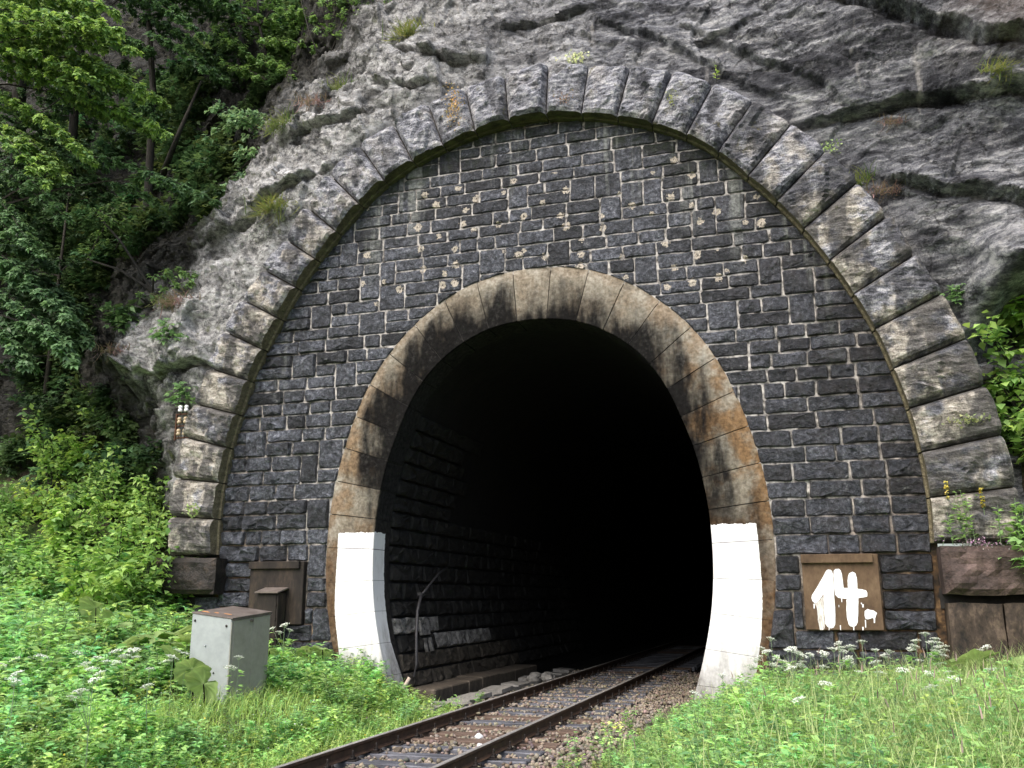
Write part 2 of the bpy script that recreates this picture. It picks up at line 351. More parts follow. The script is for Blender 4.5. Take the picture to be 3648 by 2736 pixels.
def m_ring():
    """dressed sandstone of the inner arch: ochre at the rim, sooted towards the opening, lower parts limewashed white"""
    t = NT('dressed_arch_stone'); P = t.pos(); x, y, z = t.sep(P); rad = t.attr('rad')
    n1 = t.noise(P, 1.5, 6, 0.62); n2 = t.noise(P, 14, 7, 0.65); n3 = t.noise(P, 90, 3, 0.6)
    run = t.noise(t.map(P, sc=(2.2, 1, 0.6)), 1.0, 6, 0.6)
    clean = t.ramp(t.math('ADD', t.math('MULTIPLY', n2, 0.55), t.math('MULTIPLY', run, 0.5)), [(0.35, (0.055, 0.047, 0.036)), (0.52, (0.17, 0.152, 0.12)), (0.7, (0.34, 0.325, 0.28))])
    rust = t.math('MULTIPLY', t.mr(t.math('ADD', t.noise(P, 1.9, 5, 0.6), t.math('MULTIPLY', rad, 0.08)), 0.46, 0.64, 0, 1, True), t.math('ADD', t.mr(z, 6.8, 4.6, 0.3, 0.95), t.mr(x, 0.8, 2.6, 0, 0.35)))
    clean = t.mix(t.math('MULTIPLY', rust, 0.75), clean, t.ramp(n2, [(0.3, (0.05, 0.03, 0.015)), (0.7, (0.19, 0.118, 0.06))]))
    low = t.mr(z, 3.6, 1.8, 0, 1, True)
    clean = t.mix(t.math('MULTIPLY', low, 0.8), clean, t.ramp(n2, [(0.3, (0.025, 0.015, 0.009)), (0.7, (0.085, 0.05, 0.028))]))
    sd = t.math('ADD', t.math('SUBTRACT', 0.86, rad), t.math('MULTIPLY', t.math('SUBTRACT', run, 0.5), 2.6))
    sd = t.math('ADD', sd, t.math('MULTIPLY', t.math('SUBTRACT', n1, 0.5), 0.9))
    sd = t.math('ADD', sd, t.math('MULTIPLY', t.mr(x, -0.9, -1.6), t.mr(z, 3.2, 4.8, -0.25, 0.3)))
    sd = t.math('ADD', sd, t.math('MULTIPLY', t.math('SUBTRACT', t.rnd(), 0.5), 0.28))
    sd = t.math('SUBTRACT', sd, t.math('MULTIPLY', t.mr(t.math('ABSOLUTE', x), 1.3, 0.5), 0.12))
    soot = t.math('MULTIPLY', t.mr(sd, -0.1, 0.8, 0, 1, True), t.mr(low, 0, 1, 0.985, 0.6))
    soot = t.math('MULTIPLY', soot, t.mr(rad, 0.97, 0.78))
    base = t.mix(soot, clean, t.ramp(t.math('ADD', t.math('MULTIPLY', n2, 0.5), t.math('MULTIPLY', run, 0.5)), [(0.4, (0.001, 0.001, 0.0012)), (0.55, (0.004, 0.004, 0.0042)), (0.7, (0.03, 0.029, 0.027))]))
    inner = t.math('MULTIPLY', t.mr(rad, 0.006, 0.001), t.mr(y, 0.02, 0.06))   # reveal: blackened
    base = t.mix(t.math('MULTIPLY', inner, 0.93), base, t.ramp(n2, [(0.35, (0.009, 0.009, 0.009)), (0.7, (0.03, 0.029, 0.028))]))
    # whitewash
    edge = t.math('MULTIPLY', t.math('SUBTRACT', t.noise(P, 6, 6, 0.7), 0.5), 0.085)
    ztop = t.math('ADD', 2.815, t.math('MULTIPLY', edge, 1.8))
    a = t.math('LESS_THAN', z, ztop)
    vfin = t.math('MULTIPLY', t.math('SUBTRACT', t.noise(t.map(P, sc=(1, 1, 0.15)), 9, 5, 0.7), 0.5), 0.09)
    b = t.math('LESS_THAN', t.math('ADD', rad, vfin), t.mr(z, 2.4, 0.3, 0.735, 0.90))
    c = t.math('LESS_THAN', t.math('ADD', y, edge), t.mr(z, 0.9, 0.3, 0.47, 0.62))
    w = t.math('MULTIPLY', t.math('MULTIPLY', a, b), c)
    thin = t.math('MULTIPLY', t.mr(t.noise(t.map(P, sc=(1, 1, 0.35)), 26, 5, 0.75), 0.66, 0.71), t.mr(z, 2.8, 0.2, 0.35, 0.9))
    w = t.math('MULTIPLY', w, t.math('SUBTRACT', 1.0, t.math('MULTIPLY', thin, 0.7)))
    white = t.mix(t.math('MULTIPLY', t.mr(t.math('ADD', z, t.math('MULTIPLY', t.math('SUBTRACT', t.noise(t.map(P, sc=(1, 1, 0.3)), 4, 5, 0.7), 0.5), 1.8)), 1.25, 0.1, 0, 1, True), 0.9), t.ramp(t.noise(t.map(P, sc=(1, 1, 0.4)), 5, 6, 0.7), [(0.3, (0.44, 0.43, 0.42)), (0.5, (0.58, 0.58, 0.58))]), t.ramp(n2, [(0.35, (0.10, 0.092, 0.08)), (0.65, (0.25, 0.24, 0.225))]))
    base = t.mix(w, base, white)
    return t.done(t.bsdf(base, t.mr(w, 0, 1, 0.8, 0.6), t.bump(t.math('ADD', n2, t.math('MULTIPLY', n3, 0.5)), 0.5, 0.015), spec=0.06))
M['ring'] = m_ring()

def m_outer():
    t = NT('rock_faced_block'); P = t.pos(); x, y, z = t.sep(P); rnd = t.rnd()
    v = t.n('ShaderNodeVectorMath', operation='ADD'); t.put(v.inputs[0], P); cb = t.n('ShaderNodeCombineXYZ')
    t.put(cb.inputs[0], t.math('MULTIPLY', rnd, 13.0)); t.put(cb.inputs[1], t.math('MULTIPLY', rnd, 31.0)); t.put(v.inputs[1], cb.outputs[0]); Q = v.outputs[0]
    st = t.map(Q, rot=(0, math.radians(-30), 0), sc=(0.6, 1, 1.9))
    n1 = t.noise(Q, 2.0, 5, 0.6); n2 = t.noise(st, 7, 9, 0.7); n3 = t.noise(Q, 40, 5, 0.7)
    f = t.math('ADD', t.math('MULTIPLY', n2, 0.65), t.math('MULTIPLY', n3, 0.4))
    lowf = t.mr(z, 9.5, 4.5)
    cool = t.ramp(f, [(0.4, (0.011, 0.0115, 0.016)), (0.48, (0.08, 0.083, 0.098)), (0.57, (0.25, 0.253, 0.275)), (0.67, (0.5, 0.495, 0.49))])
    warm = t.ramp(f, [(0.38, (0.03, 0.026, 0.021)), (0.47, (0.15, 0.135, 0.112)), (0.57, (0.33, 0.305, 0.262)), (0.7, (0.55, 0.53, 0.47))])
    dk = t.ramp(f, [(0.4, (0.005, 0.0055, 0.0075)), (0.58, (0.022, 0.023, 0.028)), (0.74, (0.1, 0.1, 0.1))])
    base = t.mix(t.mr(t.math('ADD', n1, t.math('MULTIPLY', lowf, 0.16)), 0.5, 0.62, 0, 1, True), cool, warm)
    cool_hi = t.math('MULTIPLY', t.mr(z, 8.0, 10.0), 0.7)
    base = t.mix(cool_hi, base, cool)
    dm = t.mr(t.math('ADD', t.noise(t.map(Q, sc=(1.8, 1, 0.8)), 1.1, 6, 0.6), t.math('ADD', t.mr(z, 9.8, 8.4, -0.06, 0.03), t.mr(x, 3.0, 5.0, 0, 0.035))), 0.47, 0.58, 0, 1, True)
    base = t.mix(t.math('MULTIPLY', dm, 0.78), base, dk)
    moss = t.math('MULTIPLY', t.mr(t.noise(P, 5, 6, 0.7), 0.6, 0.68, 0, 1), t.mr(z, 7.5, 10.4, 0.25, 0.85))
    base = t.mix(t.math('MULTIPLY', moss, 0.75), base, t.ramp(n3, [(0.3, (0.035, 0.035, 0.01)), (0.7, (0.14, 0.12, 0.03))]))
    # soffit strip: wet, ochre and green
    sof = t.mr(t.attr('rad'), 0.004, 0.0005)
    sc = t.ramp(t.math('ADD', t.math('MULTIPLY', n2, 0.5), t.math('MULTIPLY', n3, 0.5)), [(0.35, (0.02, 0.018, 0.01)), (0.52, (0.12, 0.1, 0.06)), (0.7, (0.28, 0.25, 0.16))])
    sc = t.mix(t.math('MULTIPLY', t.mr(z, 7.5, 10.0), 0.7), sc, t.ramp(n2, [(0.35, (0.008, 0.011, 0.004)), (0.6, (0.05, 0.06, 0.015)), (0.8, (0.16, 0.16, 0.06))]))
    base = t.mix(sof, base, sc)
    b = t.bump(t.math('ADD', n2, t.math('MULTIPLY', n3, 0.35)), 1.0, 0.06)
    return t.done(t.bsdf(base, 0.68, b, spec=0.35))
M['outer'] = m_outer()

def simple(name, stops, scale=8, rough=0.8, bump=0.4, bd=0.01, metal=0.0, spec=0.3, sc=(1, 1, 1), detail=7, obj=False):
    t = NT(name); P = t.map(t.obj() if obj else t.pos(), sc=sc)
    n = t.noise(P, scale, detail, 0.65); n2 = t.noise(P, scale * 6, 4, 0.6)
    c = t.ramp(t.math('ADD', t.math('MULTIPLY', n, 0.7), t.math('MULTIPLY', n2, 0.3)), stops)
    return t.done(t.bsdf(c, rough, t.bump(t.math('ADD', n, t.math('MULTIPLY', n2, 0.4)), bump, bd), metal, spec))
M['joint'] = simple('joint_fill', [(0.3, (0.015, 0.013, 0.01)), (0.5, (0.05, 0.045, 0.035)), (0.75, (0.125, 0.115, 0.095))], 5, 0.95)
M['dark_joint'] = simple('sooty_joint_and_shade', [(0.3, (0.006, 0.006, 0.006)), (0.7, (0.03, 0.028, 0.026))], 5, 0.95)
M['plaque'] = simple('plaque_sandstone', [(0.3, (0.031, 0.0192, 0.0112)), (0.5, (0.0713, 0.0453, 0.026)), (0.75, (0.1302, 0.0899, 0.0546))], 3.5, 0.8, 0.35, 0.006, sc=(1, 1, 0.5))
M['plaque_dark'] = simple('sooty_plaque', [(0.32, (0.004, 0.0032, 0.0028)), (0.5, (0.015, 0.0115, 0.009)), (0.68, (0.045, 0.032, 0.022))], 3, 0.75, 0.3, 0.006, sc=(1, 1, 0.4))
M['paint'] = simple('white_paint', [(0.3, (0.5, 0.5, 0.49)), (0.48, (0.59, 0.59, 0.59))], 20, 0.55, 0.2, 0.002)
M['paint_thin'] = simple('thin_paint_runs', [(0.35, (0.14, 0.11, 0.08)), (0.5, (0.4, 0.38, 0.35)), (0.65, (0.7, 0.7, 0.69))], 26, 0.6, 0.2, 0.002, sc=(2.2, 1, 0.25))
M['plinth'] = simple('brown_plinth_stone', [(0.3, (0.0096, 0.0078, 0.0072)), (0.5, (0.045, 0.0312, 0.027)), (0.68, (0.108, 0.075, 0.066)), (0.85, (0.18, 0.15, 0.132))], 3.2, 0.7, 0.9, 0.05)
M['plinth_black'] = simple('black_stained_stone', [(0.35, (0.003, 0.003, 0.003)), (0.52, (0.014, 0.011, 0.009)), (0.65, (0.04, 0.028, 0.021)), (0.8, (0.1, 0.08, 0.065))], 3.2, 0.55, 0.9, 0.05)
M['jamb'] = simple('stained_concrete', [(0.36, (0.006, 0.005, 0.004)), (0.5, (0.035, 0.025, 0.018)), (0.62, (0.09, 0.066, 0.048)), (0.76, (0.17, 0.14, 0.115))], 3.5, 0.7, 0.6, 0.02, sc=(1.2, 1, 0.7))
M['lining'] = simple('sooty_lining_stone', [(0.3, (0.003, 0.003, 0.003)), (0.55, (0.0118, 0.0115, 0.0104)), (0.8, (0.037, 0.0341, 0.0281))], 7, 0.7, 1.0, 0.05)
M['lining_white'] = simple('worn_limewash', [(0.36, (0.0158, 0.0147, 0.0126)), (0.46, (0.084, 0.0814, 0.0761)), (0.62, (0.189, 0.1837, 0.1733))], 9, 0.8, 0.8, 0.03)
M['lining_low'] = simple('low_lining_stone', [(0.3, (0.0088, 0.0079, 0.0061)), (0.55, (0.0367, 0.0315, 0.0245)), (0.8, (0.105, 0.0875, 0.0612))], 7, 0.75, 1.0, 0.05)  # lighter, browner stone for the lowest courses
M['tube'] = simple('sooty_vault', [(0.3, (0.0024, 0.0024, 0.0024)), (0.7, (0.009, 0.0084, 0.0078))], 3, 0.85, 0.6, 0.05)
M['slab'] = simple('concrete_slab', [(0.3, (0.08, 0.076, 0.068)), (0.55, (0.192, 0.184, 0.168)), (0.8, (0.304, 0.296, 0.28))], 6, 0.9, 0.6, 0.015)
M['kerb'] = simple('dirty_kerb', [(0.3, (0.021, 0.0175, 0.014)), (0.55, (0.07, 0.0574, 0.0434)), (0.8, (0.14, 0.119, 0.0945))], 6, 0.9, 0.7, 0.02)
M['rail_top'] = simple('worn_rail_head', [(0.35, (0.12, 0.11, 0.1)), (0.5, (0.22, 0.21, 0.195)), (0.7, (0.34, 0.33, 0.315))], 5, 0.4, 0.15, 0.002, 0.1, 0.6, sc=(6, 0.6, 1))
M['rail'] = simple('rusty_rail', [(0.3, (0.0175, 0.0108, 0.0078)), (0.55, (0.0537, 0.0312, 0.0195)), (0.8, (0.1268, 0.0731, 0.039))], 8, 0.75, 0.4, 0.004)
M['iron'] = simple('dark_fastening_iron', [(0.3, (0.0042, 0.0035, 0.0035)), (0.6, (0.0175, 0.0133, 0.0112)), (0.85, (0.0525, 0.035, 0.0245))], 14, 0.6, 0.4, 0.004)
M['rust'] = simple('rusty_iron', [(0.3, (0.016, 0.0072, 0.004)), (0.6, (0.06, 0.028, 0.0144)), (0.85, (0.128, 0.064, 0.032))], 16, 0.8, 0.4, 0.003)
M['sleeper'] = simple('weathered_sleeper', [(0.36, (0.02, 0.021, 0.025)), (0.5, (0.062, 0.064, 0.074)), (0.66, (0.15, 0.152, 0.168))], 5, 0.6, 0.5, 0.01, sc=(0.35, 3, 1))
M['sleeper_brown'] = simple('brown_sleeper', [(0.3, (0.0273, 0.0175, 0.0126)), (0.5, (0.0829, 0.0565, 0.042)), (0.75, (0.1658, 0.1219, 0.0975))], 5, 0.75, 0.5, 0.01, sc=(0.35, 3, 1))
M['box_grey'] = simple('grey_painted_metal', [(0.3, (0.1778, 0.1963, 0.1963)), (0.55, (0.2334, 0.2556, 0.2556)), (0.8, (0.2816, 0.3038, 0.3001))], 2.5, 0.5, 0.12, 0.004, 0.0, 0.4)
M['box_door'] = simple('olive_grey_metal', [(0.3, (0.17, 0.162, 0.135)), (0.55, (0.235, 0.225, 0.19)), (0.8, (0.29, 0.28, 0.24))], 2.5, 0.55, 0.15, 0.004, 0.0, 0.4)
M['lichen'] = simple('orange_lichen', [(0.3, (0.45, 0.16, 0.05)), (0.7, (0.7, 0.3, 0.1))], 30, 0.9)
M['box_roof'] = simple('grimy_metal_roof', [(0.3, (0.045, 0.0353, 0.0285)), (0.55, (0.1013, 0.084, 0.0728)), (0.8, (0.165, 0.1462, 0.1312))], 5, 0.65, 0.3, 0.005, 0.0, 0.4)
M['porcelain'] = simple('white_porcelain', [(0.3, (0.7, 0.7, 0.68)), (0.7, (0.82, 0.82, 0.8))], 12, 0.2, 0.05, 0.001, 0, 0.6)
M['porcelain_brown'] = simple('cream_porcelain', [(0.3, (0.2, 0.15, 0.09)), (0.7, (0.42, 0.34, 0.22))], 12, 0.3, 0.05, 0.001, 0, 0.6)
M['pipe'] = simple('grey_conduit', [(0.3, (0.012, 0.012, 0.0125)), (0.7, (0.038, 0.036, 0.038))], 14, 0.5, 0.2, 0.002, 0, 0.5)
M['pale_pipe'] = simple('pale_wood_stub', [(0.3, (0.26, 0.2, 0.15)), (0.7, (0.5, 0.44, 0.37))], 18, 0.8, 0.3, 0.003)
M['bark'] = simple('tree_bark', [(0.3, (0.0072, 0.0066, 0.0054)), (0.55, (0.03, 0.027, 0.0222)), (0.8, (0.078, 0.072, 0.06))], 9, 0.9, 0.9, 0.03, sc=(1, 1, 0.3))
M['scree'] = simple('grey_scree', [(0.3, (0.08, 0.08, 0.08)), (0.55, (0.192, 0.192, 0.192)), (0.8, (0.32, 0.32, 0.32))], 4, 0.9, 0.5, 0.02)

def m_ballast():
    t = NT('ballast_stone'); c = t.attr('tint', 'Color'); P = t.pos(); n = t.noise(P, 40, 5, 0.6)
    return t.done(t.bsdf(t.mix(t.mr(n, 0.45, 0.75, 0, 0.6), c, (0.05, 0.036, 0.026)), 0.9, t.bump(n, 0.5, 0.01)))
M['ballast'] = m_ballast()
def m_soil():
    t = NT('soil'); P = t.pos(); x, y, z = t.sep(P); n = t.noise(P, 1.5, 7, 0.65); n2 = t.noise(P, 30, 5, 0.65)
    c = t.ramp(n2, [(0.3, (0.014, 0.011, 0.007)), (0.55, (0.05, 0.038, 0.025)), (0.8, (0.11, 0.085, 0.06))])
    g = t.ramp(n2, [(0.3, (0.012, 0.025, 0.006)), (0.7, (0.05, 0.085, 0.02))])
    c = t.mix(t.mr(n, 0.42, 0.58), c, g)
    tr = t.math('MULTIPLY', t.mr(t.math('ABSOLUTE', t.math('SUBTRACT', x, 0.6)), 2.0, 1.6), 1.0)
    c = t.mix(tr, c, t.ramp(n2, [(0.3, (0.03, 0.022, 0.017)), (0.7, (0.13, 0.1, 0.08))]))
    return t.done(t.bsdf(c, 0.95, t.bump(n2, 0.7, 0.03)))
M['soil'] = m_soil()
def m_leaf():
    t = NT('foliage'); c = t.attr('tint', 'Color')
    d = t.n('ShaderNodeBsdfPrincipled'); t.put(d.inputs['Base Color'], c); d.inputs['Roughness'].default_value = 0.48; d.inputs['Specular IOR Level'].default_value = 0.4
    tl = t.n('ShaderNodeBsdfTranslucent'); hs = t.n('ShaderNodeHueSaturation'); hs.inputs['Hue'].default_value = 0.485; hs.inputs['Saturation'].default_value = 1.1; hs.inputs['Value'].default_value = 1.5
    t.put(hs.inputs['Color'], c); t.put(tl.inputs[0], hs.outputs[0])
    mx = t.n('ShaderNodeMixShader'); mx.inputs[0].default_value = 0.34
    t.t.links.new(d.outputs[0], mx.inputs[1]); t.t.links.new(tl.outputs[0], mx.inputs[2])
    return t.done(mx.outputs[0])
M['leaf'] = m_leaf()
# ------------------------------------------------------------------ cliff
CRACKS = [
 ([(4.03, 9.8), (5.1, 9.55), (5.77, 9.56), (6.57, 9.55), (7.6, 9.33), (8.38, 9.13)], 0.270),
 ([(6.31, 8.23), (6.67, 8.06), (7.25, 7.72), (7.67, 7.46), (8.16, 7.22)], 0.300),
 ([(5.57, 11.77), (5.94, 11.5), (6.49, 11.07), (6.92, 10.69), (7.6, 10.01), (8.44, 9.64)], 0.300),
 ([(-5.13, 11.21), (-4.8, 11.25), (-4.04, 11.19), (-3.54, 11.27)], 0.176),
 ([(-6.57, 9.34), (-6.18, 9.4), (-5.6, 9.66), (-4.85, 9.96), (-4.28, 10.16)], 0.240),
 ([(-9.3, 6.53), (-8.69, 6.38), (-8.24, 6.11), (-7.91, 6.24), (-7.42, 6.34), (-6.98, 6.35)], 0.300),
 ([(-2.95, 12.89), (-2.62, 12.71), (-2.25, 12.4), (-1.77, 12.16), (-1.4, 12.1)], 0.210),
 ([(-0.43, 12.99), (-0.14, 13.0), (0.37, 13.02), (0.89, 13.04)], 0.160),
 ([(1.7, 12.38), (2.72, 11.58), (3.92, 10.59), (4.38, 10.32)], 0.120),
 ([(2.99, 11.91), (3.95, 11.23), (4.86, 10.59), (5.36, 10.05)], 0.096),
 ([(4.62, 9.3), (5.69, 8.53), (6.43, 8.01)], 0.096),
 ([(-3.24, 12.04), (-2.6, 11.71), (-1.99, 11.65)], 0.160),
]
CTRL = np.array([(0.49,11.66,0.05),(-2.41,11.99,0.00),(2.70,11.23,0.05),(0.28,13.72,0.90),(-2.76,13.69,0.70),(3.14,12.53,0.40),(4.64,9.60,0.00),(4.71,10.65,-0.10),(5.84,10.63,-0.50),(6.86,10.16,-0.50),(8.04,9.01,-0.70),(8.03,9.74,-1.20),(8.09,10.45,-1.30),(6.77,8.93,-0.20),(6.64,7.67,-0.35),(5.71,8.90,-0.10),(7.16,6.66,-0.60),(7.50,6.07,-0.50),(7.73,6.27,-0.70),(7.96,6.46,-0.90),(7.85,6.0,1.50),(8.33,5.9,1.90),(8.48,5.71,1.80),(7.63,5.45,1.20),(7.84,4.48,1.00),(7.58,2.97,0.50),(-1.39,11.18,0.00),(-4.15,12.39,0.30),(-4.94,12.55,0.50),(-5.10,11.07,0.15),(-5.91,11.49,0.50),(-5.96,9.78,0.05),(-6.98,10.23,0.50),(-6.79,8.95,0.05),(-7.61,8.77,0.40),(-7.02,7.65,0.05),(-7.49,7.85,0.20),(-8.15,7.07,0.10),(-9.27,7.46,0.40),(-9.21,6.60,0.30),(-9.93,6.99,0.80),(-7.39,5.96,0.30),(-7.48,5.32,0.50),(-7.41,3.85,0.30),(-9.28,6.02,0.90),(-3.98,14.32,0.90),(-4.72,14.19,1.00),(-5.66,14.29,1.60),(-7.43,14.62,2.60),(-7.22,16.03,3.00),(-7.74,13.28,2.40),(-8.39,12.34,2.30),(-8.80,11.11,1.90),(-9.08,10.11,1.70),(-9.55,9.36,1.40),(-8.53,8.65,1.00),(-10.00,8.72,1.40),(-10.87,7.96,1.60),(-12.34,9.55,2.40),(-14.33,10.43,2.80),(-17.23,15.55,5.00),(-13.78,15.74,5.00),(-11.03,16.46,4.50),(-15.04,19.64,6.00),(-18.93,20.46,6.00),(-10.40,18.29,4.50),(-5.87,16.37,2.00),(-11.68,7.22,2.00),(-13.72,8.24,2.50),(-15.86,8.83,3.00),(-17.45,12.10,4.00),(-11.50,5.84,2.00),(-15.00,6.16,2.60),
  (-22,5,3.5),(-22,12,5),(-22,22,7),(0,18,2.2),(8,18,0.5),(14,12,-0.6),(14,6,0.5),(14,18,0.6),(14,0,0.5),(4,15.5,0.8),(-5,20,3.5),(4,22,2.5),(14,24,2),(-12,24,7),(0,5,0.6),(0,0,0.6),(-4,4,0.6),(4,4,0.6),(-9,3,1.4),(-16,1,2.6),(9,1,0.6)])
def rbf_fit(C):
    d = np.hypot(C[:, None, 0] - C[None, :, 0], C[:, None, 1] - C[None, :, 1])
    n = len(C); A = np.zeros((n + 3, n + 3)); A[:n, :n] = d + 0.05 * np.eye(n) * 0
    A[:n, :n] = -d - 0.12 * np.eye(n)
    A[:n, n] = 1; A[:n, n + 1] = C[:, 0]; A[:n, n + 2] = C[:, 1]; A[n:, :n] = A[:n, n:].T
    b = np.zeros(n + 3); b[:n] = C[:, 2]
    return np.linalg.solve(A, b)
RW = rbf_fit(CTRL)
def rbf(x, z):
    r = RW[-3] + RW[-2] * x + RW[-1] * z
    for (cx, cz, _), w in zip(CTRL, RW): r = r - w * np.sqrt((x - cx) ** 2 + (z - cz) ** 2 + 0.02)
    return r
def seg_info(x, z, pl):
    """distance to the polyline and the side (+ above)"""
    best = np.full(x.shape, 1e9); side = np.zeros(x.shape)
    for (x0, z0), (x1, z1) in zip(pl[:-1], pl[1:]):
        dx, dz = x1 - x0, z1 - z0; L2 = dx * dx + dz * dz
        t = np.clip(((x - x0) * dx + (z - z0) * dz) / L2, 0, 1)
        ex = x - x0 - t * dx; ez = z - z0 - t * dz; d = np.hypot(ex, ez)
        c = dx * (z - z0) - dz * (x - x0)
        u = d < best; best[u] = d[u]; side[u] = np.sign(c[u])
    return best, side
def facets(x, z, sx, sz, seed):
    """angular broken faces: every cell of a jittered grid is a tilted plane"""
    X = x * sx; Z = z * sz; ix = np.floor(X).astype(np.int64); iz = np.floor(Z).astype(np.int64)
    best = np.full(X.shape, 1e9); out = np.zeros(X.shape); zero = np.zeros_like(ix)
    for a in (-1, 0, 1):
        for b in (-1, 0, 1):
            cx = ix + a; cz = iz + b
            px = cx + _h(cx, cz, zero, seed); pz = cz + _h(cx, cz, zero + 1, seed)
            d = (X - px) ** 2 + (Z - pz) ** 2
            v = (_h(cx, cz, zero + 2, seed) - .5) * 1.0 + (X - px) * (_h(cx, cz, zero + 3, seed) - .5) * 1.7 + (Z - pz) * (_h(cx, cz, zero + 4, seed) - .25) * 1.5
            u = d < best; out = np.where(u, v, out); best = np.where(u, d, best)
    return out
def cliff_y(x, z):
    y = rbf(x, z)
    wx = x + 0.25 * fbm(x * 0.9, 3.1, z * 0.9, 3, seed=11); wz = z + 0.25 * fbm(x * 0.9, 8.7, z * 0.9, 3, seed=12)
    right = 1 / (1 + np.exp(-(x + 0.5 + 1.5 * fbm(x * .3, 1, z * .3, 2, seed=40)) / 0.9))
    # bedding that dips to the right: overhanging lips
    for per, amp, sd in ((1.35, 0.10, 21), (0.42, 0.05, 22), (0.17, 0.022, 23)):
        s = (0.47 * wx + 0.88 * wz + 0.5 * per * fbm(x * 0.8, sd, z * 0.8, 3, seed=sd)) / per
        fr = s - np.floor(s); k = _h(np.floor(s).astype(np.int64), np.zeros_like(s, dtype=np.int64), np.full(s.shape, sd, dtype=np.int64), 3)
        lip = np.clip(1 - fr, 0, 1) ** 1.6 * np.clip(fr / 0.07, 0, 1)
        m = np.clip(0.55 + 0.9 * fbm(x * 0.55, sd + 3, z * 0.55, 2, seed=sd + 5), 0, 1)
        y -= amp * lip * m * (0.35 + 0.9 * k) * (0.4 + 0.6 * right)
    # chunky fractured limestone on the left
    left = 1 - right * 0.75
    ch = 0
    for sc, amp, sd in ((0.8, 0.18, 31), (1.9, 0.06, 33), (4.5, 0.03, 35)):
        n = fbm(wx * sc, sd, wz * sc, 2, seed=sd)
        q = np.floor(n * 5) / 5; ch = ch + amp * (0.45 * q + 0.55 * n)
    y -= ch * left
    # angular facets
    for sx_, sz_, amp, sd in ((1.1, 1.3, .27, 201), (2.7, 3.2, .13, 203), (6.5, 7.5, .055, 205)):
        y -= facets(wx, wz, sx_, sz_, sd) * amp * (1 - 0.72 * right)
    ux_ = 0.88 * wx - 0.47 * wz; uz_ = 0.47 * wx + 0.88 * wz
    for sx_, sz_, amp, sd in ((.5, 1.3, .10, 211), (1.5, 4.6, .05, 213), (4.0, 11, .024, 215)):
        y -= facets(ux_, uz_, sx_, sz_, sd) * amp * (0.25 + 0.75 * right)
    y -= (0.05 - 0.025 * right) * fbm(wx * 1.6, 2, wz * 1.6, 5, 0.62, seed=51) + 0.03 * fbm(wx * 2.5 + 0.6 * wz, 4, wz * 5, 4, 0.6, seed=57, ridged=True) * (0.4 + 0.6 * right)
    y -= 0.028 * fbm(x * 7, 9, z * 7, 4, 0.65, seed=61, ridged=True)
    for pl, a in CRACKS:
        d, sd = seg_info(wx * 0.5 + x * 0.5, wz * 0.5 + z * 0.5, pl)
        ab = sd > 0
        y -= np.where(ab, a * np.exp(-d / 0.4) * np.clip(d / 0.04, 0, 1), 0)
        y += np.where(~ab, 0.7 * a * np.exp(-(d / 0.11) ** 2), 0)
    # keep the rock behind the hood moulding where they meet
    dist = ring_dist(x, z)
    f = np.exp(-np.clip(dist, 0, None) / 0.35); lim = 0.02 + 0.1 * fbm(x * 2, 7, z * 2, 2, seed=71)
    y = np.where(y < lim, y * (1 - f) + lim * f, y)
    return y
OUT_L = [(-.45,11.45),(-1.26,11.3),(-2.02,11.08),(-2.76,10.77),(-3.47,10.42),(-4.12,9.9),(-4.6,9.27),(-5.05,8.64),(-5.54,8.07),(-5.98,7.48),(-6.33,6.84),(-6.63,6.11),(-6.9,5.4),(-7.08,4.74),(-7.22,3.93),(-7.24,3.19),(-7.2,2.44)]
OUT_R = [(.42,11.48),(1.21,11.35),(1.98,11.13),(2.74,10.88),(3.44,10.5),(4.11,10.06),(4.71,9.53),(5.22,8.94),(5.67,8.31),(6.08,7.67),(6.42,6.96),(6.75,6.28),(7.02,5.53),(7.21,4.78),(7.36,4.02),(7.46,3.24),(7.5,2.44)]
HOOD = OUT_L[::-1] + OUT_R
def ring_dist(x, z):
    """signed distance to the outer outline of the hood moulding (negative inside)"""
    pl = [(HOOD[0][0], -3.0)] + HOOD + [(HOOD[-1][0], -3.0)]
    d, s = seg_info(x, z, pl)
    return d * s
gx = np.concatenate([np.linspace(-32, -12.1, 180), np.linspace(-12, 9.2, 606), np.linspace(9.3, 14, 40)])
gz = np.concatenate([np.linspace(-1, 5.0, 90), np.linspace(5.05, 15.6, 302), np.linspace(15.7, 28, 130)])
GX, GZ = np.meshgrid(gx, gz); GY = cliff_y(GX, GZ)
RD = ring_dist(GX, GZ)
nx, nz = len(gx), len(gz)
idx = np.arange(nx * nz).reshape(nz, nx)
quads = np.stack([idx[:-1, :-1], idx[:-1, 1:], idx[1:, 1:], idx[1:, :-1]], -1).reshape(-1, 4)
keep = (RD[:-1, :-1] > -0.42).reshape(-1)
# vertical wander so that lips undercut
OX = 0.05 * fbm(GX * 3, 3, GZ * 3, 3, seed=81); OZ = 0.05 * fbm(GX * 3, 13, GZ * 3, 3, seed=82)
Vc = np.stack([GX + OX, GY, GZ + OZ], -1).reshape(-1, 3)
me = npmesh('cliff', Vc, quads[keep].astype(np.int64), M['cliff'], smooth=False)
CLIFF = tag(link('cliff', me), kind='structure')
def rock_y(x, z):
    i = int(np.clip(np.searchsorted(gx, x), 0, nx - 1)); k = int(np.clip(np.searchsorted(gz, z), 0, nz - 1))
    return float(GY[k, i])
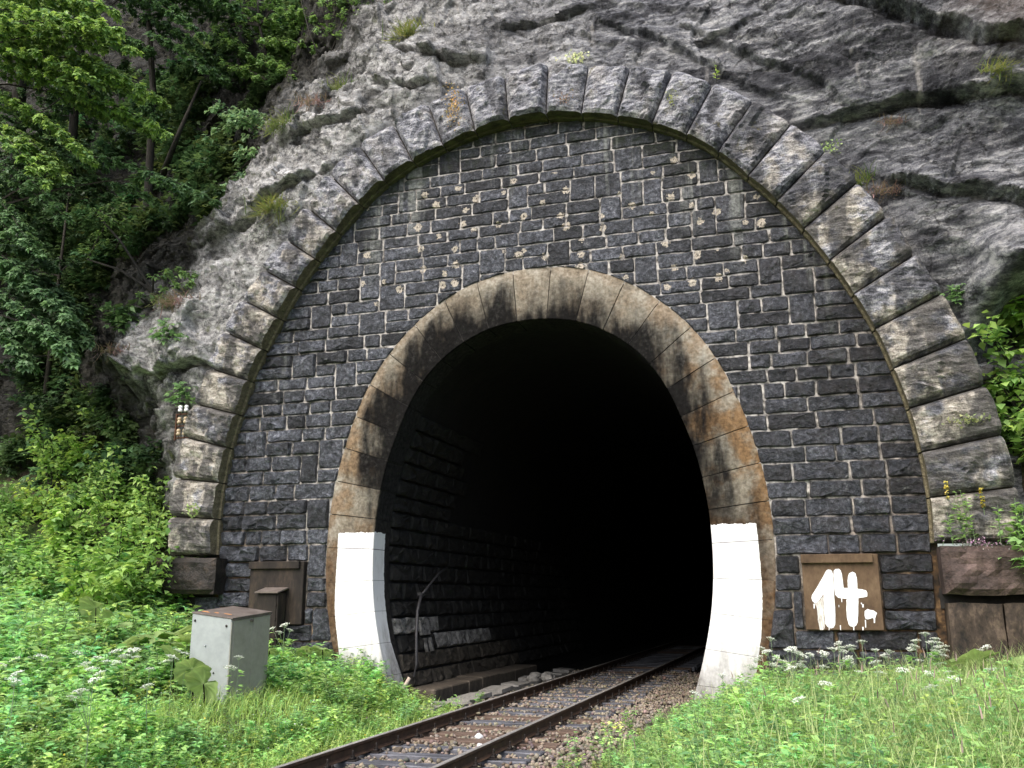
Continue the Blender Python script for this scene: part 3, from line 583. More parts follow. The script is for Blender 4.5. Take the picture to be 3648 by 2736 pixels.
# top of the crag, running back from the face
cap = MB()
ct = [(x, rock_y(x, gz[-1]), float(gz[-1])) for x in np.linspace(-32, 14, 20)]
cap.add([(a[0], a[1] + 0.05, a[2] - 0.2) for a in ct] + [(a[0], 40, a[2] + 6) for a in ct], [(i, i + 1, 21 + i, 20 + i) for i in range(19)])
tag(cap.build('crag_top', M['cliff']), kind='structure')

# ------------------------------------------------------------------ ground
def sm(x, a, b):
    t = np.clip((x - a) / (b - a), 0, 1); return t * t * (3 - 2 * t)
def ground_z(x, y):
    x = np.asarray(x, float); y = np.asarray(y, float)
    z = -0.27 + 0 * x
    L = sm(x, -1.35, -2.9) * 0.42 + sm(x, -3.0, -7.0) * 0.42 + sm(x, -7.0, -11.0) * 0.5
    Rr = sm(x, 1.9, 4.0) * 0.48 + sm(x, 4.0, 8.0) * 0.22
    fr = sm(y, -16, -4)
    z = z + (L + Rr) * (0.45 + 0.55 * fr)
    z = z + sm(x, -6.6, -8.2) * np.clip(y + 1.1, 0, 6) * 1.05 + sm(x, 7.2, 8.0) * np.clip(y + 0.7, 0, 1.35) * 3.7
    z = z + 0.05 * fbm(x * 0.7, y * 0.7, 0.3, 3, seed=91) * sm(np.abs(x), 1.4, 2.6)
    inside = (y > 0.35) & (np.abs(x) < 7.0)
    return np.where(inside, -0.45, z)
def warpgrid(a, b, n, p): 
    t = np.linspace(-1, 1, n); s = np.sign(t) * np.abs(t) ** p
    return (a + b) / 2 + s * (b - a) / 2
tx = np.concatenate([np.linspace(-60, -14, 12), np.linspace(-13.8, 10.4, 122), np.linspace(11, 60, 12)])
ty = np.concatenate([np.linspace(-110, -17, 14), np.linspace(-16.8, 5.2, 111)])
TX, TY = np.meshgrid(tx, ty); TZ = ground_z(TX, TY)
i2 = np.arange(TX.size).reshape(TX.shape)
tag(link('ground', npmesh('ground', np.stack([TX, TY, TZ], -1).reshape(-1, 3), np.stack([i2[:-1, :-1], i2[:-1, 1:], i2[1:, 1:], i2[1:, :-1]], -1).reshape(-1, 4), M['soil'], True)), kind='structure')

# ------------------------------------------------------------------ portal profiles
IN = [(0.278,6.554),(0.825,6.458),(1.311,6.25),(1.75,5.95),(2.113,5.568),(2.397,5.108),(2.605,4.614),(2.785,4.107),(2.91,3.579),(2.988,3.051),(3.018,2.509),(3.008,1.96),(2.95,1.42),(2.835,.87),(2.68,.32),(2.5,-.2),(2.36,-.5)]
OU = [(0.368,7.553),(1.078,7.42),(1.727,7.13),(2.33,6.70),(2.845,6.175),(3.235,5.60),(3.509,5.0),(3.708,4.405),(3.86,3.789),(3.955,3.172),(3.993,2.553),(3.975,1.924),(3.90,1.31),(3.77,.74),(3.62,.22),(3.46,-.28),(3.35,-.55)]
HI = [(.37,10.48),(1.05,10.38),(1.71,10.19),(2.34,9.95),(2.94,9.63),(3.47,9.21),(3.95,8.69),(4.39,8.17),(4.79,7.62),(5.15,7.02),(5.47,6.41),(5.74,5.8),(5.95,5.14),(6.12,4.49),(6.23,3.81),(6.28,3.12),(6.27,2.44)]
def full(h): return [(-a, b) for a, b in h[::-1]] + list(h)
IN_F, OU_F, HI_F = full(IN), full(OU), full(HI)
def cr(P, i, t):
    """Catmull-Rom through the polyline P between knots i and i+1"""
    p = [np.array(P[max(0, min(len(P) - 1, i + k))], float) for k in (-1, 0, 1, 2)]
    return 0.5 * ((2 * p[1]) + (-p[0] + p[2]) * t + (2 * p[0] - 5 * p[1] + 4 * p[2] - p[3]) * t * t + (-p[0] + 3 * p[1] - 3 * p[2] + p[3]) * t ** 3)
def dense(P, k=4):
    r = [cr(P, i, j / k) for i in range(len(P) - 1) for j in range(k)]; r.append(np.array(P[-1], float)); return np.array(r)
PORTAL = empty('tunnel_portal', (0, 0, 0), 'dark stone railway tunnel portal with two arch rings set into the grey cliff', 'tunnel portal')

# masonry wall: the mortar bed that carries the stones
A = dense(OU_F); B = dense(HI_F)
u = np.linspace(0, 1, 161)
def resample(P, u):
    s = np.concatenate([[0], np.cumsum(np.hypot(*np.diff(P, axis=0).T))]); s /= s[-1]
    return np.stack([np.interp(u, s, P[:, 0]), np.interp(u, s, P[:, 1])], -1)
B2 = np.concatenate([[(-6.27, -0.5)], B, [(6.27, -0.5)]])
a_, b_ = resample(A, u), resample(B2, u)
# shrink/grow slightly so that the bed tucks behind both rings
V = []; F = []
for k in range(161):
    ca = a_[k] * 0.99; cb = b_[k] * 1.012
    V += [(ca[0], 0.0415, ca[1]), (cb[0], 0.0415, cb[1])]
F = [(2 * k, 2 * k + 1, 2 * k + 3, 2 * k + 2) for k in range(160)]
WALL = link('masonry_wall', npmesh('masonry_wall', V, F, M['mortar']), PORTAL)
ob = MB()   # the dark void edge behind the wall (keeps light out of the rock)
# stones
def clip_half(poly, p, n):
    """keep the side where (q-p).n >= 0"""
    out = []
    for i in range(len(poly)):
        a = poly[i]; b = poly[(i + 1) % len(poly)]
        da = (a[0] - p[0]) * n[0] + (a[1] - p[1]) * n[1]; db = (b[0] - p[0]) * n[0] + (b[1] - p[1]) * n[1]
        if da >= 0: out.append(a)
        if (da >= 0) != (db >= 0):
            t = da / (da - db); out.append((a[0] + (b[0] - a[0]) * t, a[1] + (b[1] - a[1]) * t))
    return out
def area(p): return 0.5 * sum(p[i][0] * p[(i + 1) % len(p)][1] - p[(i + 1) % len(p)][0] * p[i][1] for i in range(len(p)))
def clean(p, e=0.035):
    q = []
    for a in p:
        if not q or math.hypot(a[0] - q[-1][0], a[1] - q[-1][1]) > e: q.append(a)
    if len(q) > 1 and math.hypot(q[0][0] - q[-1][0], q[0][1] - q[-1][1]) <= e: q.pop()
    return q
def inset(poly, d):
    q = list(poly); n = len(poly)
    for i in range(n):
        a = poly[i]; b = poly[(i + 1) % n]; L = math.hypot(b[0] - a[0], b[1] - a[1])
        nx_, nz_ = -(b[1] - a[1]) / L, (b[0] - a[0]) / L
        q = clip_half(q, (a[0] + nx_ * d, a[1] + nz_ * d), (nx_, nz_))
        if len(q) < 3: return []
    return q
def outline(poly, step, jit, rnd):
    """subdivide edges, wobble them and knock the corners off"""
    n = len(poly); out = []
    for i in range(n):
        a = np.array(poly[i]); b = np.array(poly[(i + 1) % n]); p = np.array(poly[i - 1]); L = np.linalg.norm(b - a)
        rc = 0.014 + 0.016 * rnd.random()
        la = min(rc, 0.3 * L); lp = min(rc, 0.3 * np.linalg.norm(a - p))
        out.append(a + (p - a) / max(1e-6, np.linalg.norm(p - a)) * lp); out.append(a + (b - a) / L * la)
        k = int(L / step)
        for j in range(1, k + 1):
            t = j / (k + 1); out.append(a + (b - a) * t)
    c = np.mean(out, axis=0)
    return [tuple(o + (np.array([rnd.uniform(-1, 1), rnd.uniform(-1, 1)]) * jit)) for o in out]
def stone_mesh(poly, fmap, bulge, rnd, mat, name='stone'):
    """a rock-faced stone over a 2-D outline: fmap(u, v, h) -> 3-D with h towards the viewer"""
    o = outline(poly, 0.16, 0.006, rnd); n = len(o); c = np.mean(o, axis=0)
    V = []; ph = rnd.random() * 50
    def h_at(q, k): return bulge * (k + 0.75 * float(vnoise(q[0] * 6 + ph, ph, q[1] * 6)) + 0.35 * float(vnoise(q[0] * 15 + ph, ph + 9, q[1] * 15)))
    for q in o: V.append(fmap(q[0], q[1], -0.03))
    for q in o:
        p = np.array(q) + (c - q) * min(0.2, 0.008 / max(0.02, np.linalg.norm(c - q))); V.append(fmap(p[0], p[1], 0.014))
    for q in o:
        p = np.array(q) + (c - q) * min(0.22, 0.03 / max(0.02, np.linalg.norm(c - q))); V.append(fmap(p[0], p[1], 0.018 + max(0.006, h_at(p, 0.75))))
    for q in o:
        p = np.array(q) + (c - q) * 0.55; V.append(fmap(p[0], p[1], 0.018 + max(0.006, h_at(p, 1.0))))
    V.append(fmap(c[0], c[1], 0.018 + max(0.006, h_at(c, 1.0))))
    F = []
    for r in range(3):
        for i in range(n): F.append((r * n + i, r * n + (i + 1) % n, (r + 1) * n + (i + 1) % n, (r + 1) * n + i))
    for i in range(n): F.append((3 * n + i, 3 * n + (i + 1) % n, 4 * n))
    return V, F
rows = [0.0, 0.3, 0.6, 0.88, 1.175, 1.48, 1.76, 2.02, 2.31, 2.62, 2.9]
d = 0.298
while rows[-1] < 10.6:
    rows.append(rows[-1] + d * random.uniform(0.9, 1.1)); d = max(0.243, d - 0.004)
PL = [(4.36, 5.50), (-5.52, -4.36)]      # number plaques (z 1.175 .. 2.31)
BI = dense(HI_F, 3); BO = dense(OU_F, 3)
occ = {i: [] for i in range(len(rows) + 1)}
for i in range(len(rows) - 1):
    if 1.17 < rows[i] < 2.30: occ[i] += list(PL)
polys = []; rs = random.Random(11)
def hood_half(z):
    """inner half-width of the hood at height z"""
    if z < 2.44: return 6.27
    zs = [p[1] for p in HI[::-1]]; xs = [p[0] for p in HI[::-1]]
    return float(np.interp(z, zs, xs)) if z < 10.48 else 0.0
def ring_half(z):
    if z > 7.58: return 0.0
    zs = [p[1] for p in OU[::-1]]; xs = [p[0] for p in OU[::-1]]
    return float(np.interp(z, zs, xs)) if z < 7.553 else 0.2
for i in range(len(rows) - 1):
    z0, z1 = rows[i], rows[i + 1]
    hw = max(hood_half(z0), hood_half(z1)) + 0.02
    if z0 > 10.5: break
    blocked = sorted(occ[i])
    # free intervals
    rh = min(ring_half(z0), ring_half(z1))
    blk = list(blocked) + ([(-rh, rh)] if rh > 0.3 else [])
    blk.sort(); free = []; cur = -hw
    for b0, b1 in blk:
        if b0 > cur + 0.02: free.append((cur, min(b0, hw)))
        cur = max(cur, b1)
    if cur < hw - 0.02: free.append((cur, hw))
    for f0, f1 in free:
        L = f1 - f0
        if L < 0.06: continue
        ws = []; rem = L
        wmin, wmax = (0.32, 0.84) if z0 > 4.5 else (0.32, 0.92)
        while rem > 0:
            w_ = rs.uniform(wmin, wmax)
            if rem - w_ < wmin: 
                ws += [rem] if rem < wmax else [rem * 0.5, rem * 0.5]; break
            ws.append(w_); rem -= w_
        xx = f0
        for w_ in ws:
            x0, x1 = xx, xx + w_; xx = x1
            top = z1
            if w_ < 0.56 and rs.random() < 0.24 and i + 2 < len(rows):
                # a jumper spanning two courses
                if not any(b0 < x1 - 0.01 and b1 > x0 + 0.01 for b0, b1 in occ[i + 1]):
                    zt = rows[i + 2]
                    if not (zt > 1.18 and z1 < 1.18 and any(b0 < x1 and b1 > x0 for b0, b1 in PL)):
                        top = zt; occ[i + 1].append((x0, x1))
            j = lambda: rs.uniform(-0.012, 0.012)
            polys.append(([(x0 + j(), z0 + j() * .5), (x1 + j(), z0 + j() * .5), (x1 + j(), top + j() * .5), (x0 + j(), top + j() * .5)]))
stones = []
for p in polys:
    for k in range(len(BI) - 1):                       # inside the hood
        a, b = BI[k], BI[k + 1]
        nrm = (b[1] - a[1], -(b[0] - a[0])); L = math.hypot(*nrm); nrm = (nrm[0] / L, nrm[1] / L)
        cx = sum(q[0] for q in p) / len(p) if p else 0
        p = clip_half(p, (a[0], a[1]), nrm)
        if len(p) < 3: break
    if len(p) < 3: continue
    # outside the arch ring: cut by the tangent at the nearest point of the ring
    c = np.mean(p, axis=0); dd = np.hypot(BO[:, 0] - c[0], BO[:, 1] - c[1]); k = int(np.clip(np.argmin(dd), 1, len(BO) - 2))
    if dd[k] < 0.7:
        tn = BO[k + 1] - BO[k - 1]; nn = np.array([-tn[1], tn[0]]); nn /= np.linalg.norm(nn)
        p = clip_half(p, BO[k] - nn * 0.03, nn)
        if len(p) < 3: continue
    p = clean(p)
    if len(p) < 3 or area(p) < 0.012: continue
    q = inset(p, 0.0075)
    q = clean(q, 0.02)
    if len(q) < 3 or area(q) < 0.008: continue
    stones.append(q)
stones.sort(key=lambda q: -area(q))
fm = lambda a, b, h: (a, 0.05 - h, b)
rest = MB(); srs = random.Random(5)
for k, q in enumerate(stones):
    c = np.mean(q, axis=0)
    bl = 0.026 + 0.045 * float(np.clip((abs(c[0]) - 2.8) / 3.0, 0, 1)) + 0.03 * float(np.clip((3.5 - c[1]) / 3.0, 0, 1))
    V, F = stone_mesh(q, fm, bl * srs.uniform(0.7, 1.3), srs, None)
    if k < 300:
        me = npmesh('stone', V, F, M['stone']); fix_normals(me); link('stone', me, WALL)
    else: rest.add(V, F)
if rest.V:
    tag(rest.build('stone', M['stone'], WALL), kind='stuff')
print('stones', len(stones))

# ------------------------------------------------------------------ inner arch ring
V = []; F = []
DA, DB = dense(IN_F, 3), dense(OU_F, 3)
for a, b in zip(DA, DB): V += [(a[0] * 1.004, 0.012, a[1] * 1.004), (b[0] * 0.998, 0.07, b[1] * 0.998), (a[0] * 1.004, 0.62, a[1] * 1.004)]
n = len(DA)
F = [(3 * k, 3 * k + 1, 3 * k + 4, 3 * k + 3) for k in range(n - 1)] + [(3 * k, 3 * k + 3, 3 * k + 5, 3 * k + 2) for k in range(n - 1)]
RING = link('inner_arch', npmesh('inner_arch', V, F, M['dark_joint']), PORTAL)
for i in range(len(IN_F) - 1):
    na = 5; rr = [0, 0.012, 0.2, 0.45, 0.7, 0.79, 0.985, 1.0]; yy = [0.012, 0, 0, 0, 0, 0, 0.035, 0.05]
    low_ = IN_F[i][1] < 2.6 and IN_F[i + 1][1] < 2.6; g = 0.0032 if low_ else 0.0075; dy = random.uniform(-0.004, 0.004) * (0.3 if low_ else 1)
    V = []; F = []; rad = []
    for a in range(na):
        t = a / (na - 1)
        p, q = cr(IN_F, i, t), cr(OU_F, i, t)
        dirv = (cr(IN_F, i, min(1, t + .02)) - cr(IN_F, i, max(0, t - .02))); dirv /= np.linalg.norm(dirv)
        sh = g if a == 0 else (-g if a == na - 1 else 0)
        for r, y in zip(rr, yy):
            w = p + (q - p) * r + dirv * sh
            e = (0.001 if low_ else 0.004) if a in (0, na - 1) else 0
            V.append((w[0], y + dy + e, w[1])); rad.append(r)
    nr = len(rr)
    for a in range(na - 1):
        for r in range(nr - 1): F.append((a * nr + r, a * nr + r + 1, (a + 1) * nr + r + 1, (a + 1) * nr + r))
    b0 = len(V)
    for a in range(na):     # back edge of the reveal and of the rim
        for r, y in ((0, 0.66), (nr - 1, 0.3)):
            v = V[a * nr + r]; V.append((v[0], y, v[2])); rad.append(rr[r])
    for a in range(na - 1):
        F.append((a * nr, (a + 1) * nr, b0 + 2 * (a + 1), b0 + 2 * a))
        F.append((a * nr + nr - 1, b0 + 2 * a + 1, b0 + 2 * a + 3, (a + 1) * nr + nr - 1))
    for a in (0, na - 1):   # joint faces
        F.append(tuple([a * nr + r for r in range(nr)] + [b0 + 2 * a + 1, b0 + 2 * a]))
    me = npmesh('voussoir', V, F, M['ring'], attrs={'rad': rad}); fix_normals(me)
    link('voussoir', me, RING)

# ------------------------------------------------------------------ hood moulding of rock-faced blocks
OUT_F = OUT_L[::-1] + OUT_R
V = []; F = []
HB, OB = dense(HI_F, 3), dense(OUT_F, 3)
for a, b in zip(HB, OB):
    d_ = (b - a) / np.linalg.norm(b - a)
    a2 = a + d_ * 0.03; b2 = b - d_ * 0.05
    V += [(a2[0], -0.165, a2[1]), (b2[0], -0.165, b2[1]), (a2[0], 0.3, a2[1]), (b2[0], 0.5, b2[1])]
n = len(HB)
for k in range(n - 1):
    F += [(4 * k, 4 * k + 1, 4 * k + 5, 4 * k + 4), (4 * k, 4 * k + 4, 4 * k + 6, 4 * k + 2), (4 * k + 1, 4 * k + 3, 4 * k + 7, 4 * k + 5)]
HOODO = link('hood_moulding', npmesh('hood_moulding', V, F, M['joint']), PORTAL)
rs = random.Random(3)
for i in range(len(HI_F) - 1):
    nu, nv = 15, 17; V = []; F = []; rad = []
    ph = rs.random() * 90; amp = rs.uniform(0.07, 0.12); gap = 0.013
    dirc = (cr(HI_F, i, .6) - cr(HI_F, i, .4)); dirc /= np.linalg.norm(dirc)
    ext = rs.uniform(-0.02, 0.035); tiltu, tiltv = rs.uniform(-.05, .05), rs.uniform(-.05, .05)
    P0 = []
    for a in range(nu):
        t = a / (nu - 1)
        p, q = cr(HI_F, i, t), np.array(OUT_F[i]) * (1 - t) + np.array(OUT_F[i + 1]) * t
        ln = np.linalg.norm(q - p); q = q + (q - p) / ln * (ext + 0.03 * float(vnoise(t * 3 + ph, ph, 0.5)) - 0.03 * (2 * t - 1) ** 6)
        for r in range(nv):
            s = r / (nv - 1); w = p + (q - p) * s + dirc * gap * (1 - 2 * t)
            P0.append((w, t, s))
    W_ = np.array([w for w, t, s in P0]); Tt = np.array([t for w, t, s in P0]); Ss = np.array([s for w, t, s in P0])
    fall = np.clip(np.minimum.reduce([Tt, 1 - Tt]) / 0.13, 0, 1) ** 0.5 * np.clip(np.minimum(Ss + 0.03, 1.03 - Ss) / 0.10, 0, 1) ** 0.5
    face = fbm(W_[:, 0] * 2.6 + ph, ph, W_[:, 1] * 2.6, 4, 0.55, seed=101, ridged=True) * 0.6 + fbm(W_[:, 0] * 6 + ph, ph * 2, W_[:, 1] * 6, 3, 0.6, seed=102) * 0.55
    face = 0.45 * face + 0.55 * facets(W_[:, 0] + ph, W_[:, 1], 3.0, 3.0, 401) + 0.3 * facets(W_[:, 0] + ph, W_[:, 1], 7.0, 7.0, 402)
    h = fall * (0.06 + amp * (0.75 + face) + tiltu * (Tt - .5) * 2 + tiltv * (Ss - .5) * 2)
    h = np.maximum(h, -0.01)
    for (w, t, s), hh in zip(P0, h): V.append((w[0], -0.235 - hh, w[1])); rad.append(max(0.02, s))
    for a in range(nu - 1):
        for r in range(nv - 1): F.append((a * nv + r, a * nv + r + 1, (a + 1) * nv + r + 1, (a + 1) * nv + r))
    b0 = len(V)
    for a in range(nu):          # soffit (inner) and back (outer)
        v = V[a * nv]; V.append((v[0], v[1], v[2])); rad.append(0.0)
        V.append((v[0], -0.10, v[2])); rad.append(0.0)
        d_ = np.array([W_[a * nv + nv - 1][0] - W_[a * nv][0], W_[a * nv + nv - 1][1] - W_[a * nv][1]]); d_ /= np.linalg.norm(d_)
        V.append((v[0] - d_[0] * 0.035, -0.085, v[2] - d_[1] * 0.035)); rad.append(0.0)
        V.append((v[0] - d_[0] * 0.035, 0.12, v[2] - d_[1] * 0.035)); rad.append(0.0)
        v = V[a * nv + nv - 1]; V.append((v[0], 0.35, v[2])); rad.append(1.0)
    for a in range(nu - 1):
        c, e = b0 + 5 * a, b0 + 5 * (a + 1)
        F += [(c, e, e + 1, c + 1), (c + 1, e + 1, e + 2, c + 2), (c + 2, e + 2, e + 3, c + 3)]
        F.append((a * nv + nv - 1, c + 4, e + 4, (a + 1) * nv + nv - 1))
    for a in (0, nu - 1):
        F.append(tuple([a * nv + r for r in range(nv)] + [b0 + 5 * a + 4, b0 + 5 * a + 3, b0 + 5 * a + 2, b0 + 5 * a + 1]))
    me = npmesh('hood_block', V, F, M['outer'], attrs={'rad': rad}); fix_normals(me)
    link('hood_block', me, HOODO)

# springer plinths and jambs under the hood
def rock_block(name, x0, x1, y0, y1, z0, z1, mat, parent, amp=0.07, seed=1, n=(14, 9)):
    V = []; F = []; nu, nv = n
    gu, gv = np.meshgrid(np.linspace(0, 1, nu), np.linspace(0, 1, nv), indexing='ij')
    X = x0 + (x1 - x0) * gu; Z = z0 + (z1 - z0) * gv
    fall = np.clip(np.minimum.reduce([gu, 1 - gu]) / 0.1, 0, 1) ** 0.6 * np.clip(np.minimum(gv, 1 - gv) / 0.13, 0, 1) ** 0.6
    h = fall * amp * (1 + 1.1 * fbm(X * 2.2, seed, Z * 2.2, 4, 0.55, seed=seed, ridged=True))
    X = X + 0.02 * fbm(X * 3, seed, Z * 3, 2, seed=seed + 1); Z = Z + 0.02 * fbm(X * 3, seed, Z * 3, 2, seed=seed + 2)
    V = [(a, y0 - b, c) for a, b, c in zip(X.ravel(), h.ravel(), Z.ravel())]
    F = [(a * nv + b, a * nv + b + 1, (a + 1) * nv + b + 1, (a + 1) * nv + b) for a in range(nu - 1) for b in range(nv - 1)]
    rim = [a * nv for a in range(nu)] + [(nu - 1) * nv + b for b in range(1, nv)] + [a * nv + nv - 1 for a in range(nu - 2, -1, -1)] + [b for b in range(nv - 2, 0, -1)]
    b0 = len(V); V += [(V[k][0], y1, V[k][2]) for k in rim]
    m = len(rim)
    F += [(rim[k], rim[(k + 1) % m], b0 + (k + 1) % m, b0 + k) for k in range(m)]
    me = npmesh(name, V, F, mat); fix_normals(me); return link(name, me, parent)
rock_block('plinth_stone', 6.33, 7.75, -0.42, 0.4, 1.70, 2.39, M['plinth'], PORTAL, 0.10, 7)
rock_block('plinth_stone', -7.42, -6.08, -0.36, 0.4, 1.72, 2.39, M['plinth_black'], PORTAL, 0.05, 17)
rock_block('jamb_stone', 6.36, 7.06, -0.32, 0.4, -0.2, 1.58, M['jamb'], PORTAL, 0.015, 27, (12, 16))
rock_block('jamb_stone', 7.085, 7.8, -0.32, 0.4, -0.2, 1.58, M['jamb'], PORTAL, 0.015, 29, (12, 16))
MB().box(6.3, 7.7, 0.02, 0.4, 1.5, 1.8).build('jamb_recess_shade', M['dark_joint'], PORTAL)  # dark box paints in the shade of the gap under the plinth
MB().box(-7.3, -6.2, 0.1, 0.5, -0.2, 1.8).build('jamb_recess_shade', M['dark_joint'], PORTAL)  # dark box stands in for the shaded void below the left plinth
rock_block('jamb_stone', -6.75, -6.2, 0.02, 0.5, 0.2, 1.66, M['stone'], PORTAL, 0.05, 37, (10, 12))

# number plaques
def plaque(x0, x1, z0, z1, mat, name):
    m = MB().box(x0, x1, -0.075, 0.05, z0, z1, 0.01)
    o = m.build(name, mat, PORTAL)
    MB().box(x0 - 0.01, x1 - 0.075, -0.135, -0.0755, z1 - 0.13, z1 + 0.004, 0.008).build('plaque_ledge', mat, o)
    return o
PLQ = plaque(4.375, 5.485, 1.178, 2.305, M['plaque'], 'number_plaque')
PL2 = plaque(-5.51, -4.375, 1.178, 2.305, M['plaque_dark'], 'blank_plaque')
PL2['label'] = 'soot-darkened blank plaque'; PLQ['label'] = 'brown sandstone plaque painted with the number 14'
def Z2(px, py):    # plaque face coordinates from its own left/bottom edges
    xl = 275 + (py - 190) / 1300.0 * 65
    return (4.375 + (px - xl) / 1328.0 * 1.11, 1.178 + (1490 - py) / 1305.0 * 1.127)
def stroke(name, pts, mat, y=-0.078, th=0.003):
    P = [Z2(*p) for p in pts]; 
    if area(P) < 0: P = P[::-1]
    # rough brush edge
    Q = []
    for i in range(len(P)):
        a, b = np.array(P[i]), np.array(P[(i + 1) % len(P)]); L = np.linalg.norm(b - a); k = max(1, int(L / 0.03))
        for j in range(k): Q.append(a + (b - a) * j / k + RNG.normal(0, 0.0011, 2))
    n = len(Q); V = [(q[0], y - th, q[1]) for q in Q] + [(q[0], y + th, q[1]) for q in Q]
    F = [tuple(range(n))] + [(i, (i + 1) % n, n + (i + 1) % n, n + i) for i in range(n)]
    me = npmesh(name, V, F, mat); fix_normals(me); return link(name, me, PLQ)
stroke('painted_digit_one', [(712, 470), (745, 447), (785, 450), (808, 470), (822, 520), (832, 700), (838, 900), (846, 1100), (848, 1250), (840, 1390), (815, 1440), (770, 1460), (710, 1437), (668, 1380), (660, 1200), (655, 1000), (655, 880), (640, 890), (590, 960), (545, 1015), (500, 1028), (462, 1000), (443, 940), (455, 890), (520, 790), (600, 660), (660, 560)], M['paint'])
stroke('painted_digit_four', [(842, 470), (870, 440), (930, 436), (960, 460), (980, 530), (995, 650), (1003, 768), (1078, 768), (1076, 680), (1085, 570), (1105, 520), (1165, 487), (1215, 515), (1232, 590), (1240, 700), (1242, 782), (1330, 795), (1385, 810), (1405, 850), (1402, 915), (1330, 930), (1250, 942), (1245, 1050), (1238, 1200), (1225, 1350), (1195, 1410), (1150, 1430), (1100, 1420), (1070, 1390), (1045, 1270), (1040, 1100), (1048, 1010), (1040, 985), (1055, 955), (960, 948), (905, 935), (855, 885), (845, 780), (838, 650), (833, 550)], M['paint'])
stroke('painted_dot', [(1350, 1160), (1400, 1125), (1440, 1145), (1500, 1150), (1555, 1195), (1535, 1240), (1525, 1275), (1470, 1280), (1400, 1305), (1360, 1290), (1345, 1240)], M['paint'])
stroke('paint_run', [(495, 1032), (545, 1020), (600, 960), (650, 905), (652, 1200), (662, 1440), (640, 1487), (580, 1487), (548, 1350), (540, 1150), (520, 1080)], M['paint_thin'], -0.077, 0.0015)
for a, b, w_, l in ((485, 1040, 12, 80), (1357, 1310, 10, 130), (1505, 1275, 14, 85), (930, 1405, 10, 82), (1155, 1425, 12, 62), (735, 1445, 8, 42), (1310, 1430, 14, 57), (1322, 1045, 16, 55), (1300, 1020, 10, 25), (965, 950, 8, 60), (912, 1060, 6, 40)):
    stroke('paint_drip', [(a - w_, b), (a + w_, b), (a + w_ * .7, b + l), (a - w_ * .6, b + l)], M['paint'], -0.0775, 0.002)
# ------------------------------------------------------------------ tunnel
TUN = empty('tunnel_lining', (0, 0, 0), None, None); tag(TUN, kind='structure')
LIN = [(x * 1.012 + 0.02, z + 0.03) for x, z in IN]
LF = dense(full(LIN), 3); n = len(LF)
ys = [0.64, 2, 4, 8, 14, 22, 34, 50, 70]
V = [(p[0], y, p[1]) for y in ys for p in LF]
F = [(a * n + b, a * n + b + 1, (a + 1) * n + b + 1, (a + 1) * n + b) for a in range(len(ys) - 1) for b in range(n - 1)]
F.append(tuple((len(ys) - 1) * n + b for b in range(n)))
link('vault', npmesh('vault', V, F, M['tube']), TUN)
MB().add and None
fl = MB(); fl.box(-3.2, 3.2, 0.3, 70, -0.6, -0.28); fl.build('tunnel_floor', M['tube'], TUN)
# rusticated courses of the side walls (seen on the left, built on both sides as far as light reaches)
side = dense([(x, z) for x, z in LIN][::-1], 6)          # right side, from the floor up
sl_ = np.concatenate([[0], np.cumsum(np.hypot(*np.diff(side, axis=0).T))])
def lin_map(sgn):
    def f(u, v, h):
        x = np.interp(v, sl_, side[:, 0]); z = np.interp(v, sl_, side[:, 1])
        x2 = np.interp(v + .05, sl_, side[:, 0]); z2 = np.interp(v + .05, sl_, side[:, 1])
        tx_, tz_ = x2 - x, z2 - z; L = math.hypot(tx_, tz_) + 1e-9
        nx_, nz_ = -tz_ / L, tx_ / L
        return (sgn * (x + nx_ * h), u, z + nz_ * h)
    return f
lrs = random.Random(21)
v0 = float(np.interp(0.02, side[:, 1], sl_))
courses = []; v = v0
while v < v0 + 5.2: 
    h = lrs.uniform(0.3, 0.36); courses.append((v, v + h)); v += h
far = MB()
for sgn in (-1, 1):
    fmap = lin_map(sgn)
    for ci, (a, b) in enumerate(courses):
        y = 0.72 + (0.0 if ci % 2 else lrs.uniform(0, 0.1)); lim = (7.0 if ci < 9 else 3.4) if sgn < 0 else 2.6
        while y < 14:
            w = lrs.uniform(0.5, 1.05)
            q = [(y + .012, a + .014), (y + w - .012, a + .014), (y + w - .012, b - .014), (y + .012, b - .014)]
            mat = M['lining_low'] if ci < 2 else M['lining']
            V, F = stone_mesh(q, fmap, 0.06, lrs, None)
            if y < lim:
                white = sgn < 0 and ((ci == 3 and y < 2.4) or (ci == 2 and 2.4 < y < 5.5))
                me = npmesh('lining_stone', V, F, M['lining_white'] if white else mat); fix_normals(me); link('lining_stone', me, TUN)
            elif sgn < 0 and ci < 10: far.add(V, F)
            y += w
tag(far.build('lining_stone', M['lining'], TUN), kind='stuff')
# old painted distance mark on the lining
def patch(name, u0, u1, va, vb, mat, h=0.1, poly=None):
    fmap = lin_map(-1); P = poly or [(u0, va), (u1, va), (u1, vb), (u0, vb)]
    nn = len(P); V = [fmap(p[0], p[1], h) for p in P] + [fmap(p[0], p[1], h - 0.06) for p in P]
    F = [tuple(range(nn))] + [(i, (i + 1) % nn, nn + (i + 1) % nn, nn + i) for i in range(nn)]
    me = npmesh(name, V, F, mat); fix_normals(me); return link(name, me, TUN)
vv = lambda z: float(np.interp(z, side[:, 1], sl_))
patch('painted_mark', 1.78, 2.18, vv(0.92), vv(1.2), M['lining_white'], 0.118)
patch('painted_mark', 0, 0, 0, 0, M['lining_white'], 0.112, [(1.86, vv(0.86)), (1.95, vv(0.86)), (1.93, vv(0.63)), (1.90, vv(0.6))])
patch('painted_mark', 0, 0, 0, 0, M['lining_white'], 0.112, [(2.1, vv(0.86)), (2.2, vv(0.86)), (2.22, vv(0.62)), (2.14, vv(0.6))])
